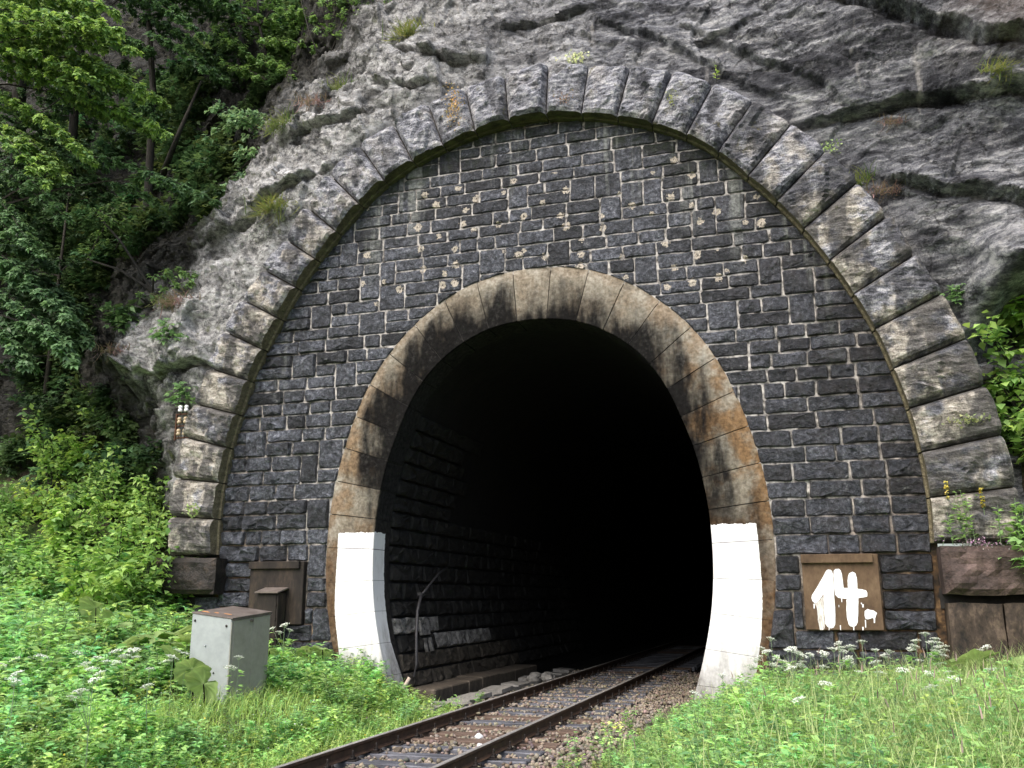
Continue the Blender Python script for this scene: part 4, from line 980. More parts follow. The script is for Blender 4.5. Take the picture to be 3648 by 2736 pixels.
patch('mark_stroke', 0, 0, 0, 0, M['dark_joint'], 0.122, [(1.83, vv(1.13)), (1.86, vv(1.16)), (1.88, vv(1.12)), (1.85, vv(1.1))])
patch('mark_stroke', 0, 0, 0, 0, M['dark_joint'], 0.122, [(1.91, vv(1.14)), (1.95, vv(1.16)), (1.96, vv(1.12)), (1.92, vv(1.11))])
patch('mark_stroke', 0, 0, 0, 0, M['dark_joint'], 0.122, [(1.9, vv(1.07)), (1.92, vv(1.08)), (1.95, vv(1.01)), (1.92, vv(1.0))])
# footing ledge and cable trough slabs on the left
lm = MB(); krs = random.Random(4)
y = 0.68
while y < 12:
    L = krs.uniform(0.7, 1.2); m = MB(); e = krs.uniform(-0.02, 0.02)
    m.box(-2.75, -2.02 + e, y, y + L - 0.015, -0.4, 0.07 + e, 0.02)
    if y < 7: m.build('ledge_stone', M['kerb'], TUN)
    y += L
y = -0.9; k = 0
SLABS = []
while y < 8.5:
    L = krs.uniform(0.5, 0.85)
    m = MB(); w = krs.uniform(0.2, 0.24)
    V = []; P = [(-w, 0), (w * krs.uniform(.8, 1), krs.uniform(0, .08)), (w, L - .03), (krs.uniform(-.05, .1), L - krs.uniform(.0, .06)), (-w * krs.uniform(.85, 1), L - .02)]
    nn = len(P); V = [(p[0], p[1], -0.04) for p in P] + [(p[0], p[1], 0.035) for p in P]
    F = [tuple(range(nn))[::-1], tuple(range(nn, 2 * nn))] + [(i, (i + 1) % nn, nn + (i + 1) % nn, nn + i) for i in range(nn)]
    me = npmesh('trough_slab', V, F, M['slab']); fix_normals(me)
    xs_ = -1.58 + krs.uniform(-0.04, 0.04)
    o = link('trough_slab', me, None, (xs_, y, -0.14 + krs.uniform(-.01, .02)))
    o.rotation_euler = (krs.uniform(-.07, .07), krs.uniform(-.09, .09), krs.uniform(-.06, .06))
    tag(o, 'pale concrete trough slab lying in the row left of the rails inside the tunnel', 'slab', 'concrete slabs along the left tunnel wall'); SLABS.append(o)
    y += L
for j, o in enumerate(SLABS[1:]): o['label'] = '%s slab back from the broken one at the tunnel mouth, left of the rails' % ORDW[j]
SLABS[0]['label'] = 'nearest broken grey concrete slab at the tunnel mouth, at the edge of the grass'
SLABS[0]['category'] = 'slab'
def rock(r, seed, flat=0.7):
    bm = bmesh.new(); bmesh.ops.create_icosphere(bm, subdivisions=2, radius=r); rr = random.Random(seed)
    for v in bm.verts:
        n_ = float(vnoise(v.co.x / r * 1.1 + seed, v.co.y / r * 1.1, v.co.z / r * 1.1)); v.co *= 1 + 0.35 * n_; v.co.z *= flat
    for _ in range(6):
        d_ = Vector((rr.gauss(0, 1), rr.gauss(0, 1), rr.gauss(0, 1))).normalized()
        for v in bm.verts:
            k_ = v.co.dot(d_)
            if k_ > r * 0.72: v.co -= d_ * (k_ - r * 0.72)
    return bm
def rock_obj(name, r, seed, mat, loc, flat=0.7, parent=None):
    bm = rock(r, seed, flat); me = bpy.data.meshes.new(name); bm.to_mesh(me); bm.free(); me.materials.append(mat)
    return link(name, me, parent, loc)
for k, (x, y, r) in enumerate([(-1.5, 5.0, .16), (-1.3, 5.25, .13), (-1.62, 5.5, .15), (-1.15, 5.05, .1), (-1.4, 5.8, .12)]):
    tag(rock_obj('rubble_block', r, 40 + k, M['slab'], (x, y, -0.08)), ['largest grey lump, at the near left of the rubble heap in the tunnel', 'grey lump in the middle of the rubble heap inside the tunnel', 'grey lump at the wall side of the rubble heap in the tunnel', 'smallest grey lump, the one of the rubble heap nearest the left rail', 'farthest grey lump of the rubble heap inside the tunnel'][k], 'rubble', 'rubble heap in the tunnel')
o = MB().box(-0.35, 0.3, -0.55, 0.9, -0.06, 0.06, 0.02).build('footing_slab', M['kerb']); o.location = (2.42, 0.35, -0.21); o.rotation_euler = (0, 0, 0.05)
tag(o, 'flat brownish slab at the foot of the right white-painted jamb', 'slab')

# conduit climbing the left wall
PIPE = empty('cable_conduit', (-2.7, 0.95, 0.15), 'thin grey conduit slanting up the left tunnel wall behind the white reveal', 'pipe')
pp = [(-2.66, 0.98, 0.14), (-2.6, 1.0, 0.25), (-2.56, 1.03, 0.45), (-2.62, 1.12, 0.95), (-2.68, 1.28, 1.4), (-2.66, 1.4, 1.7), (-2.62, 1.48, 1.78), (-2.62, 1.75, 1.92), (-2.7, 2.4, 2.15), (-2.74, 2.9, 2.25)]
L0 = Vector(PIPE.location)
def rel(ps): return [tuple(Vector(p) - L0) for p in ps]
MB().tube(rel(pp[:6]), 0.03, 8).build('pipe', M['pipe'], PIPE, True)
MB().tube(rel(pp[5:]), 0.022, 8).build('pipe', M['pipe'], PIPE, True)
MB().box(-0.03, 0.06, -0.07, 0.05, -0.03, 0.03, 0.008).build('clamp', M['pipe'], PIPE).location = tuple(Vector((-2.7, 1.43, 1.72)) - L0)
o = MB().tube([(0, 0, 0), (0.11, 0.02, 0.17), (0.2, 0.05, 0.33)], [0.035, 0.034, 0.03], 8).build('wooden_stub', M['pale_pipe'], None, True); o.location = (-2.62, 0.36, -0.06)
tag(o, 'pale short stub leaning on the foot of the left white reveal', 'stub')

# ------------------------------------------------------------------ track
TRACK = empty('railway_track', (0, 0, -0.16), 'single rusty railway track on sleepers running into the tunnel', 'railway track')
ZO = 0.16
half = [(0.0, 0.0), (0.022, -0.001), (0.031, -0.006), (0.0335, -0.016), (0.0335, -0.034), (0.026, -0.043), (0.0085, -0.055), (0.0075, -0.09), (0.01, -0.122), (0.03, -0.132), (0.0625, -0.141), (0.0625, -0.149)]
prof = [(x, z) for x, z in half] + [(-x, z) for x, z in half[:0:-1]]
def rail_mesh():
    yl = [-19, -12, -6, 0, 10, 30, 66]; n = len(prof); V = [(x, y, z + ZO) for y in yl for x, z in prof]; F = []; mi = []
    for a in range(len(yl) - 1):
        for b in range(n):
            F.append((a * n + b, a * n + (b + 1) % n, (a + 1) * n + (b + 1) % n, (a + 1) * n + b)); mi.append(1 if (b in (0, 1, n - 1, n - 2)) else 0)
    F.append(tuple(range(n))); mi.append(0)
    me = npmesh('rail', V, F, M['rail']); me.materials.append(M['rail_top'])
    me.polygons.foreach_set('material_index', mi); fix_normals(me); return me
rm = rail_mesh()
for x in (-0.7525, 0.7525): link('rail', rm, TRACK, (x, 0, 0))
def fasten_mesh(n=7):
    m = MB()
    m.box(-0.17, 0.17, -0.08, 0.08, -0.163, -0.151, 0.003)
    for s in (-1, 1):
        m.box(s * 0.095 - 0.03, s * 0.095 + 0.03, -0.04, 0.04, -0.153, -0.128, 0.006)
        m.lathe([(0.026, -0.13), (0.026, -0.108), (0.018, -0.106), (0.013, -0.104), (0.013, -0.062), (0.008, -0.055)], (s * 0.098, 0, 0), n)
        m.lathe([(0.018, -0.155), (0.018, -0.128), (0.01, -0.122)], (s * 0.145, 0.03, 0), 6)
    return m.mesh('rail_fastening', M['iron'])
fm_ = fasten_mesh(); sm_ = []
for k in range(4):
    m = MB(); m.box(-1.3, 1.3, -0.12, 0.12, -0.31, -0.165, 0.012); me = m.mesh('sleeper', M['sleeper_brown'] if k == 3 else M['sleeper'])
    bm = bmesh.new(); bm.from_mesh(me); bmesh.ops.subdivide_edges(bm, edges=[e for e in bm.edges if e.calc_length() > 2], cuts=9)
    for v in bm.verts: v.co.z += 0.006 * float(vnoise(v.co.x * 3, k * 7, v.co.y * 9)); v.co.y += 0.008 * float(vnoise(v.co.x * 2, k * 9 + 3, 0.5))
    bm.to_mesh(me); bm.free(); sm_.append(me)
trs = random.Random(8); y = -13.0
while y < 22:
    o = link('sleeper', sm_[trs.choice([0, 1, 2, 3])], TRACK, (trs.uniform(-.03, .03), y, ZO + trs.uniform(-.004, .004))); o.rotation_euler = (0, 0, trs.uniform(-.008, .008))
    for x in (-0.7525, 0.7525): link('rail_fastening', fm_, TRACK, (x, y + trs.uniform(-.01, .01), ZO))
    y += 0.61

# ballast: broken stone, far too many to count
def ico_rocks(k):
    r = []
    for i in range(k):
        bm = bmesh.new(); bmesh.ops.create_icosphere(bm, subdivisions=1, radius=1)
        V = np.array([v.co[:] for v in bm.verts]); F = np.array([[v.index for v in f.verts] for f in bm.faces]); bm.free()
        V = V * (1 + RNG.normal(0, 0.17, (len(V), 1))) * RNG.uniform(0.62, 1.15, 3)
        r.append((V, F))
    return r
def rot_any(n):
    q = RNG.normal(size=(n, 4)); q /= np.linalg.norm(q, axis=1)[:, None]; w, x, y, z = q.T
    return np.stack([1-2*(y*y+z*z), 2*(x*y-z*w), 2*(x*z+y*w), 2*(x*y+z*w), 1-2*(x*x+z*z), 2*(y*z-x*w), 2*(x*z-y*w), 2*(y*z+x*w), 1-2*(x*x+y*y)], -1).reshape(-1, 3, 3)
def scatter_rocks(name, P, size, cols, mat):
    rk = ico_rocks(8); Vs = []; Fs = []; Cs = []; b = 0
    pick = RNG.integers(0, len(rk), len(P))
    for k, (V, F) in enumerate(rk):
        s = pick == k; n = int(s.sum())
        if not n: continue
        W = np.einsum('nij,vj->nvi', rot_any(n), V) * size[s][:, None, None]; W[:, :, 2] *= 0.85; W += P[s][:, None, :]
        Vs.append(W.reshape(-1, 3)); Fs.append((F[None] + (np.arange(n) * len(V))[:, None, None]).reshape(-1, 3) + b); b += n * len(V)
        Cs.append(np.repeat(cols[s], len(V), axis=0))
    return npmesh(name, np.concatenate(Vs), np.concatenate(Fs), mat, False, np.concatenate(Cs))
N = 27000
bx = RNG.uniform(-1.65, 3.0, N); by = RNG.uniform(-9.5, 9, N)
keepb = ~((bx < -1.0) & (by < -1.2)) & ~((bx > 2.2 + 0.25 * np.sin(by * 2)) & (by < 0)) & (np.abs(bx) < 3) & ~((np.abs(np.abs(bx) - 0.7525) < 0.07))
ph = (by + 13.0) / 0.61; nearsl = np.abs(ph - np.round(ph)) * 0.61
on_sl = (nearsl < 0.125) & (np.abs(bx) < 1.3)
keepb &= ~(on_sl & (RNG.random(N) < 0.9)); bx, by, on_sl = bx[keepb], by[keepb], on_sl[keepb]
crowd = fbm(bx * 1.3, 1, by * 1.3, 3, seed=33)
bz = -0.198 + RNG.uniform(-0.035, 0.025, len(bx)) + 0.03 * crowd + np.where(on_sl, 0.045, 0) - 0.05 * sm(np.abs(bx), 1.5, 2.6)
bs = RNG.uniform(0.018, 0.043, len(bx))
tone = RNG.random((len(bx), 1)); bc = np.array([[0.255, 0.215, 0.168]]) * (0.5 + 0.85 * tone) + RNG.normal(0, 0.012, (len(bx), 3)); bc[RNG.random(len(bx)) < 0.08] = (0.26, 0.23, 0.2)
bc = np.clip(bc, 0.02, 0.5)
tag(link('ballast', scatter_rocks('ballast', np.stack([bx, by, bz], -1), bs, bc, M['ballast'])), kind='stuff')
bed = MB(); bed.add([(-1.7, -20, -0.26), (2.6, -20, -0.26), (2.6, 0.4, -0.26), (-1.7, 0.4, -0.26)], [(0, 1, 2, 3)])
for k, (x, y, r, lb) in enumerate([(0.16, -3.05, .055, 'white pebble between the rails, the farther of two'), (0.42, -3.75, .05, 'white pebble between the rails, the nearer of two'), (-0.42, -4.35, .07, 'large dark grey stone beside the inner side of the left rail')]):
    tag(rock_obj('pebble', r, 60 + k, M['paint'] if k < 2 else M['kerb'], (x, y, -0.14)), lb, 'stone')
for k, (x, y) in enumerate([(0.35, 6.6), (0.55, 7.1)]):
    tag(rock_obj('litter_scrap', .05, 70 + k, M['paint'], (x, y, -0.14), 0.4), ['nearer white scrap lying between the rails inside the dark tunnel', 'farther white scrap lying between the rails inside the dark tunnel'][k], 'litter', 'white scraps in the tunnel')

# ------------------------------------------------------------------ relay cabinet, wall box, insulators
CB = empty('relay_cabinet', (-3.78, -3.24, 0.0), 'grey metal trackside cabinet with brown sloping lid and riveted front', 'cabinet')
cx0, cx1, cy0, cy1 = -0.29, 0.375, -0.385, 0.60
def ztop(x, y): return 1.36 + (cx1 - x) * 0.115 + (y - cy0) * 0.075
m = MB()
def prism(m, x0, x1, y0, y1, zb, dz0, dz1):
    V = [(x, y, zb if zb is not None else ztop(x, y) + dz0) for x, y in ((x0, y0), (x1, y0), (x1, y1), (x0, y1))] + [(x, y, ztop(x, y) + dz1) for x, y in ((x0, y0), (x1, y0), (x1, y1), (x0, y1))]
    m.add(V, [(3, 2, 1, 0), (4, 5, 6, 7), (0, 1, 5, 4), (1, 2, 6, 5), (2, 3, 7, 6), (3, 0, 4, 7)])
prism(m, cx0, cx1, cy0, cy1, -0.1, 0, 0); BODY = m.build('body', M['box_grey'], CB)
def bev(o, w=0.008):
    md = o.modifiers.new('bevel', 'BEVEL'); md.width = w; md.segments = 2; md.limit_method = 'ANGLE'
bev(BODY, 0.012)
m = MB(); prism(m, cx0 - 0.012, cx1 + 0.03, cy0 - 0.012, cy1 + 0.02, None, 0.002, 0.02); LID = m.build('lid', M['box_roof'], CB); bev(LID, 0.004)
m = MB(); prism(m, cx1 - 0.02, cx1 + 0.028, cy0 + 0.02, cy1 + 0.018, None, -0.02, 0.0); m.build('lid_lip', M['box_roof'], CB)
for a, b in ((cy0 + 0.055, cy0 + 0.53), (cy0 + 0.538, cy1 - 0.01)):
    m = MB(); V = [(cx1 + 0.001, a, 0.05), (cx1 + 0.001, b, 0.05), (cx1 + 0.001, b, ztop(cx1, b) - 0.03), (cx1 + 0.001, a, ztop(cx1, a) - 0.03)]
    V2 = [(x + 0.014, y, z) for x, y, z in V]; m.add(V + V2, [(0, 1, 2, 3), (4, 5, 6, 7), (0, 1, 5, 4), (1, 2, 6, 5), (2, 3, 7, 6), (3, 0, 4, 7)])
    bev(m.build('door', M['box_door'], CB), 0.003)
m = MB(); m.box(cx1 + 0.0, cx1 + 0.012, cy0 - 0.002, cy0 + 0.045, 0.02, 1.32, 0.003); m.build('corner_frame', M['box_door'], CB)
m = MB(); m.box(cx1 + 0.014, cx1 + 0.03, 0.05, 0.13, 1.31, 1.345, 0.003); m.build('latch', M['box_roof'], CB)
for x, z, r, mt in ((-0.235, 1.335, 0.018, 'iron'), (0.3, 1.265, 0.018, 'iron'), (-0.03, 0.99, 0.015, 'box_grey'), (-0.2, 0.66, 0.01, 'iron'), (-0.13, 0.70, 0.01, 'iron'), (0.14, 0.62, 0.012, 'iron')):
    mm = MB(); mm.lathe([(r, 0), (r, 0.008), (r * 0.7, 0.016), (r * 0.3, 0.018)], (0, 0, 0), 8)
    o = mm.build('rivet', M[mt], BODY); o.location = (x, cy0 - 0.001, z); o.rotation_euler = (math.radians(90), 0, 0)
for x, y, s in ((-0.2, -0.22, .05), (-0.02, -0.18, .04), (0.12, -0.15, .035), (0.17, -0.16, .045), (-0.13, -0.24, .03)):
    pts = [(x + s * (0.8 + .5 * random.random()) * math.cos(a), y + .6 * s * (0.6 + .6 * random.random()) * math.sin(a)) for a in np.linspace(0, 6.0, 9)]
    link('lichen_patch', npmesh('lichen_patch', [(p[0], p[1], ztop(*p) + 0.0225) for p in pts], [tuple(range(9))], M['lichen']), LID)

WB = empty('wall_box', (-4.9, -0.2, 1.16), 'small grey box with slanted hood in front of the blank plaque left of the arch', 'cabinet')
m = MB(); m.box(-0.24, 0.2, -0.16, 0.1, -0.45, 0.58, 0.008); m.build('body', M['plaque_dark'], WB)
m = MB(); m.add([(-0.25, -0.24, 0.575), (0.24, -0.24, 0.575), (0.24, 0.11, 0.655), (-0.25, 0.11, 0.655), (-0.25, -0.24, 0.598), (0.24, -0.24, 0.598), (0.24, 0.11, 0.68), (-0.25, 0.11, 0.68)], [(3, 2, 1, 0), (4, 5, 6, 7), (0, 1, 5, 4), (1, 2, 6, 5), (2, 3, 7, 6), (3, 0, 4, 7)]); m.build('hood', M['box_roof'], WB)
m = MB(); m.box(-0.215, 0.165, -0.172, -0.161, -0.4, 0.55, 0.003); m.build('door', M['plaque_dark'], WB)
for z in (0.35, 0.1): MB().box(0.155, 0.175, -0.185, -0.1725, z, z + 0.05, 0.002).build('hinge', M['iron'], WB)

IB = empty('insulator_bracket', (-7.36, -0.12, 4.83), 'rusty iron bracket with porcelain insulators at the left end of the outer arch', 'bracket')
m = MB(); m.box(-0.075, -0.04, -0.02, 0.02, -0.12, 0.42, 0.003); m.box(-0.075, 0.3, 0.0, 0.02, 0.395, 0.425, 0.003); m.box(-0.075, 0.3, 0, 0.02, 0.155, 0.185, 0.003); m.box(-0.075, 0.3, 0, 0.02, -0.085, -0.055, 0.003)
m.build('frame', M['rust'], IB)
for r, z in enumerate((0.425, 0.185, -0.055)):
    for x in (0.02, 0.165):
        mm = MB(); mm.tube([(x, -0.01, z - 0.04), (x, -0.01, z + 0.05)], 0.008, 6)
        mm.build('pin', M['rust'], IB)
        mm = MB(); mm.lathe([(0.03, 0.03), (0.043, 0.035), (0.045, 0.075), (0.034, 0.09), (0.03, 0.1), (0.042, 0.112), (0.042, 0.14), (0.032, 0.158), (0.012, 0.165)], (x, -0.01, z), 10)
        mm.build('insulator', M['porcelain'] if r == 0 else M['porcelain_brown'], IB, True)
# ------------------------------------------------------------------ vegetation
def nrmz(v): return v / np.maximum(1e-9, np.linalg.norm(v, axis=-1, keepdims=True))
GAIN = np.array([3.3, 2.3, 5.0])
def fresh(C):
    """early-summer leaf colours (flowers keep theirs)"""
    C = np.asarray(C); return np.where(C.max(-1, keepdims=True) > .42, C, C * GAIN)
class Leaves:
    def __init__(s): s.V = []; s.Q = []; s.C = []; s.n = 0
    def add(s, base, d, up, L, W, col, droop=0.15, fold=0.12):
        """one folded leaf per row: base point, direction, surface normal, length, width, colour"""
        base = np.asarray(base, float); N = len(base)
        if N == 0: return s
        d = nrmz(d); sd = nrmz(np.cross(d, up)); u = np.cross(sd, d)
        L = np.broadcast_to(L, (N,))[:, None]; W = np.broadcast_to(W, (N,))[:, None]
        r = base + d * 0.42 * L + sd * 0.5 * W + u * fold * W; l = base + d * 0.42 * L - sd * 0.5 * W + u * fold * W
        t = base + d * L - u * droop * L; m = base + d * 0.55 * L
        V = np.stack([base, r, t, l, m], 1).reshape(-1, 3); b = s.n + 5 * np.arange(N)
        s.Q.append(np.stack([np.stack([b, b + 1, b + 2, b + 4], -1), np.stack([b, b + 4, b + 2, b + 3], -1)], 1).reshape(-1, 4))
        s.V.append(V); s.C.append(np.repeat(np.broadcast_to(col, (N, 3)), 5, axis=0)); s.n += 5 * N
        return s
    def lobed(s, base, d, up, L, W, col, **k):
        d = nrmz(d); sd = nrmz(np.cross(d, up))
        for a, f in ((0, 1.0), (0.85, 0.78), (-0.85, 0.78)):
            s.add(base, d * math.cos(a) + sd * math.sin(a), up, np.asarray(L) * f, np.asarray(W) * 0.55, col, **k)
        return s
    def blade(s, base, d, L, W, col, bend=0.5):
        """grass: two quads bending over"""
        base = np.asarray(base, float); N = len(base)
        d = nrmz(d); h = d.copy(); h[:, 2] = 0; h = nrmz(h + 1e-6)
        sd = np.stack([-h[:, 1], h[:, 0], 0 * h[:, 0]], -1)
        L = np.broadcast_to(L, (N,))[:, None]; W = np.broadcast_to(W, (N,))[:, None]
        p1 = base + d * 0.55 * L; d2 = nrmz(d + h * bend - np.array([0, 0, .25]) * bend); p2 = p1 + d2 * 0.5 * L
        V = np.stack([base - sd * W / 2, base + sd * W / 2, p1 - sd * W * .42, p1 + sd * W * .42, p2 - sd * W * .06, p2 + sd * W * .06], 1).reshape(-1, 3)
        b = s.n + 6 * np.arange(N)
        s.Q.append(np.stack([np.stack([b, b + 1, b + 3, b + 2], -1), np.stack([b + 2, b + 3, b + 5, b + 4], -1)], 1).reshape(-1, 4))
        s.V.append(V); s.C.append(np.repeat(np.broadcast_to(col, (N, 3)), 6, axis=0)); s.n += 6 * N
        return s
    def raw(s, V, Q, C):
        s.V.append(np.asarray(V, float)); s.Q.append(np.asarray(Q) + s.n); s.C.append(np.broadcast_to(C, (len(V), 3))); s.n += len(V); return s
    def stem(s, p0, p1, w, col):
        """thin stems as crossed strips"""
        p0 = np.asarray(p0, float); p1 = np.asarray(p1, float); N = len(p0)
        for ax in (np.array([1., 0, 0]), np.array([0, 1., 0])):
            V = np.stack([p0 - ax * w, p0 + ax * w, p1 + ax * w * .6, p1 - ax * w * .6], 1).reshape(-1, 3); b = s.n + 4 * np.arange(N)
            s.Q.append(np.stack([b, b + 1, b + 2, b + 3], -1)); s.V.append(V); s.C.append(np.repeat(np.broadcast_to(col, (N, 3)), 4, axis=0)); s.n += 4 * N
        return s
    def arr(s): return np.concatenate(s.V), np.concatenate(s.Q), np.concatenate(s.C)
    def mesh(s, name, g=1.0):
        V, Q, C = s.arr(); return npmesh(name, V, Q.astype(np.int64), M['leaf'], False, np.clip(fresh(C) * g, 0.002, 0.95))
def hues(n, a, b, j=0.18):
    t = RNG.random((n, 1)); c = np.array(a) * (1 - t) + np.array(b) * t
    return c * (1 + RNG.normal(0, j, (n, 1)))
def rnd_up(n, tilt): 
    u = RNG.normal(0, tilt, (n, 3)); u[:, 2] = 1; return nrmz(u)
DEEP, MID, LIGHT, YEL = (0.022, 0.066, 0.014), (0.05, 0.135, 0.02), (0.10, 0.23, 0.032), (0.16, 0.29, 0.03)
COOL = (0.045, 0.12, 0.026)

# --- trees whose sprays of leaves hang over the ravine on the left
def spray(Lv, W, p0, p1, width, n, c0, c1, size=(0.085, 0.14), lob=True, dens=1.0):
    p0 = np.array(p0, float); p1 = np.array(p1, float); ax = p1 - p0; ln = np.linalg.norm(ax)
    hz = ax.copy(); hz[2] = 0; hz /= (np.linalg.norm(hz) + 1e-9); lat = np.array([-hz[1], hz[0], 0])
    sag = 0.10 * ln
    cv = lambda t: p0 + ax * t[:, None] + np.array([0, 0, 1.0]) * (sag * 4 * t * (1 - t))[:, None] * 0.6
    W.tube([tuple(cv(np.array([q]))[0]) for q in (0, .3, .6, .95)], [0.022, 0.015, 0.01, 0.004], 4, False)
    k = max(5, int(ln * 4.5))                      # side twigs alternate along the branch
    tt = (np.arange(k) + 0.5) / k; sg = np.where(np.arange(k) % 2, 1, -1)
    for t, g in zip(tt, sg):
        b0 = cv(np.array([t]))[0]; tl = width * (1.15 - 0.75 * t) * random.uniform(0.6, 1.1)
        dirn = lat * g * 0.8 + ax / ln * 0.7 + np.array([random.uniform(-.15, .15), random.uniform(-.15, .15), random.uniform(-.35, .12)])
        dirn /= np.linalg.norm(dirn); b1 = b0 + dirn * tl
        W.tube([tuple(b0), tuple(b1)], [0.007, 0.003], 3, False)
        m = max(4, int(n / k)); u = RNG.random(m) ** 0.75
        bs = b0 + (b1 - b0) * u[:, None] + RNG.normal(0, 0.035, (m, 3)); bs[:, 2] -= 0.05 * RNG.random(m)
        sdv = np.cross(dirn, [0, 0, 1.0]); 
        dd = dirn[None] * 0.6 + sdv[None] * np.where(RNG.random(m) < .5, 1, -1)[:, None] * 0.7 + RNG.normal(0, 0.3, (m, 3)); dd[:, 2] -= 0.25
        up = rnd_up(m, 0.28) + np.array([0.05, -0.22, 0])
        sz = RNG.uniform(*size, m); c = hues(m, c0, c1)
        (Lv.lobed if lob else Lv.add)(bs, dd, up, sz, sz * (0.95 if lob else 0.62), c)
def tree(label, trunk, sprays, c0, c1, per=170, layers=2, size=(0.085, 0.14), lob=True, name='tree', extra=(), gain=0.68):
    base = Vector(trunk[0][0]); t = empty(name, base, label, 'tree' if name == 'tree' else name.replace('_', ' '))
    w = MB()
    for pl, r0 in [(trunk[0], trunk[1])] + list(extra):
        pl2 = [tuple(Vector(p) - base) for p in pl]; m_ = len(pl2)
        w.tube(pl2, [r0 * (1 - 0.75 * k / (m_ - 1)) for k in range(m_)], 8)
    w.build('trunk', M['bark'], t, True)
    Lv = Leaves(); tw = MB(); tp = [Vector(p) for p in trunk[0]]
    for s in sprays:
        p0 = Vector(s[0:3]); p1 = Vector(s[3:6]); wd = s[6]; ln = (p1 - p0).length
        q = min(tp, key=lambda v: (v - p0).length + (0.6 if v.z > p0.z else 0))
        if (q - p0).length > 0.1: tw.tube([tuple(q - base), tuple((q * .5 + p0 * .5) + Vector((0, 0, .12)) - base), tuple(p0 - base)], [0.03, 0.024, 0.018], 4, False)
        for k in range(layers):
            o = Vector((random.uniform(-.3, .3), random.uniform(.15, .55) * k, random.uniform(-.45, .35))) * (1 if k else 0)
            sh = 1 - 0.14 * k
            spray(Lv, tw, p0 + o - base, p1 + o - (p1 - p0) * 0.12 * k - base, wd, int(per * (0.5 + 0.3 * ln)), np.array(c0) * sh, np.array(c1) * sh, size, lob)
    link('crown', Lv.mesh('crown', gain), t); tw.build('branch', M['bark'], t)  # gain lowers the leaf colour to paint in the ravine shade
    return t
SPR = {
 'A': [(-12.32,-2.0,14.77,-8.1,-2.3,13.17,.6),(-12.1,-2.0,14.26,-7.42,-2.3,12.09,.7),(-11.5,-2.5,13.23,-7.45,-2.8,12.29,.6),(-12.05,-2.0,13.22,-8.37,-2.3,11.67,.6),(-11.03,-1.5,13.21,-7.31,-1.8,11.41,.5),(-10.66,-1.0,12.52,-7.21,-1.3,10.74,.45),(-12.24,-1.5,12.64,-8.88,-1.8,10.39,.5),(-11.77,-2.0,11.62,-9.33,-2.3,9.62,.5)],
 'B': [(-10.05,-.5,11.13,-7.68,-.8,10.05,.35),(-8.8,-.3,10.57,-6.84,-.6,9.67,.35),(-11.4,-1.5,10.73,-9.13,-1.8,9.03,.35),(-11.84,-1.5,10.26,-9.88,-1.8,8.43,.5),(-12.12,-1.2,10.0,-10.73,-1.5,8.85,.4),(-12.28,-.3,11.68,-9.79,-.6,10.8,.4)],
 'C': [(-11.27,1.0,16.64,-8.17,.7,14.48,.5),(-10.12,1.0,15.21,-8.08,.7,13.55,.5),(-12.54,1.5,17.42,-9.23,1.2,15.66,.5),(-10.56,1.5,16.83,-7.62,1.2,15.31,.5),(-12.37,1.2,15.94,-9.83,.9,14.57,.4),(-11.28,1.5,14.32,-9.91,1.2,13.01,.4)],
 'D': [(-8.33,2.2,15.74,-6.4,1.9,15.39,.5),(-8.94,2.2,16.41,-7.09,1.9,16.06,.5),(-7.61,2.0,15.07,-5.71,1.7,14.24,.4),(-9.03,2.2,15.89,-7.78,1.9,14.65,.5),(-7.57,2.0,14.54,-6.3,1.7,13.62,.35),(-7.14,2.0,15.88,-5.63,1.7,14.96,.4),(-8.8,2.2,14.78,-7.46,1.9,13.96,.4)],
 'E': [(-5.47,1.2,15.09,-4.23,.9,14.73,.4),(-5.33,1.2,14.69,-4.1,.9,14.35,.35),(-5.63,1.3,14.58,-4.71,1.0,13.95,.3),(-5.01,1.2,15.35,-3.66,.9,14.72,.4)],
 'F': [(-6.54,1.2,12.6,-8.14,.9,11.96,.35),(-6.4,1.2,12.28,-7.43,.9,12.42,.35),(-6.74,1.2,11.99,-8.09,.9,12.77,.3),(-6.45,1.0,11.38,-7.06,.7,11.34,.3),(-6.25,.9,11.19,-5.9,.6,10.5,.25),(-6.68,1.0,11.19,-7.03,.7,10.66,.25),(-7.38,1.0,10.85,-7.5,.7,10.5,.25),(-7.59,1.0,10.54,-8.09,.7,10.31,.25)],
 'G': [(-11.85,-1.0,8.65,-9.25,-1.3,7.07,.45),(-11.76,-1.0,8.12,-8.94,-1.3,6.09,.5),(-11.79,-1.0,7.5,-10.16,-1.3,6.18,.5),(-12.04,-1.0,8.99,-10.45,-1.3,8.08,.5),(-10.62,-1.0,7.18,-9.41,-1.3,6.6,.4)],
 'H': [(-8.86,.5,8.52,-7.54,.2,8.37,.35),(-9.27,.6,8.16,-7.9,.3,7.72,.4),(-10.32,.8,8.12,-9.11,.5,7.48,.4),(-8.49,.4,8.12,-7.44,.1,8.12,.3),(-11.78,1.6,9.69,-10.93,1.3,10.55,.35),(-11.81,1.6,11.03,-10.62,1.3,10.27,.3)],
}
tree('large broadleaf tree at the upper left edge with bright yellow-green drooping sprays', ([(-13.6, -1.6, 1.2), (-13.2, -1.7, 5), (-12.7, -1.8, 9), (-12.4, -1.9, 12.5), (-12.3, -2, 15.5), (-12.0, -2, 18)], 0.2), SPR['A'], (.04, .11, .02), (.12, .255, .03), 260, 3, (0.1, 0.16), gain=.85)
tree('young tree whose thin low branch reaches right across the dark ravine', ([(-13.0, 0.2, 3.6), (-12.7, -.4, 7), (-12.4, -.9, 10), (-12.3, -.9, 12)], 0.09), SPR['B'], COOL, (0.075, .18, .035), 190, 2)
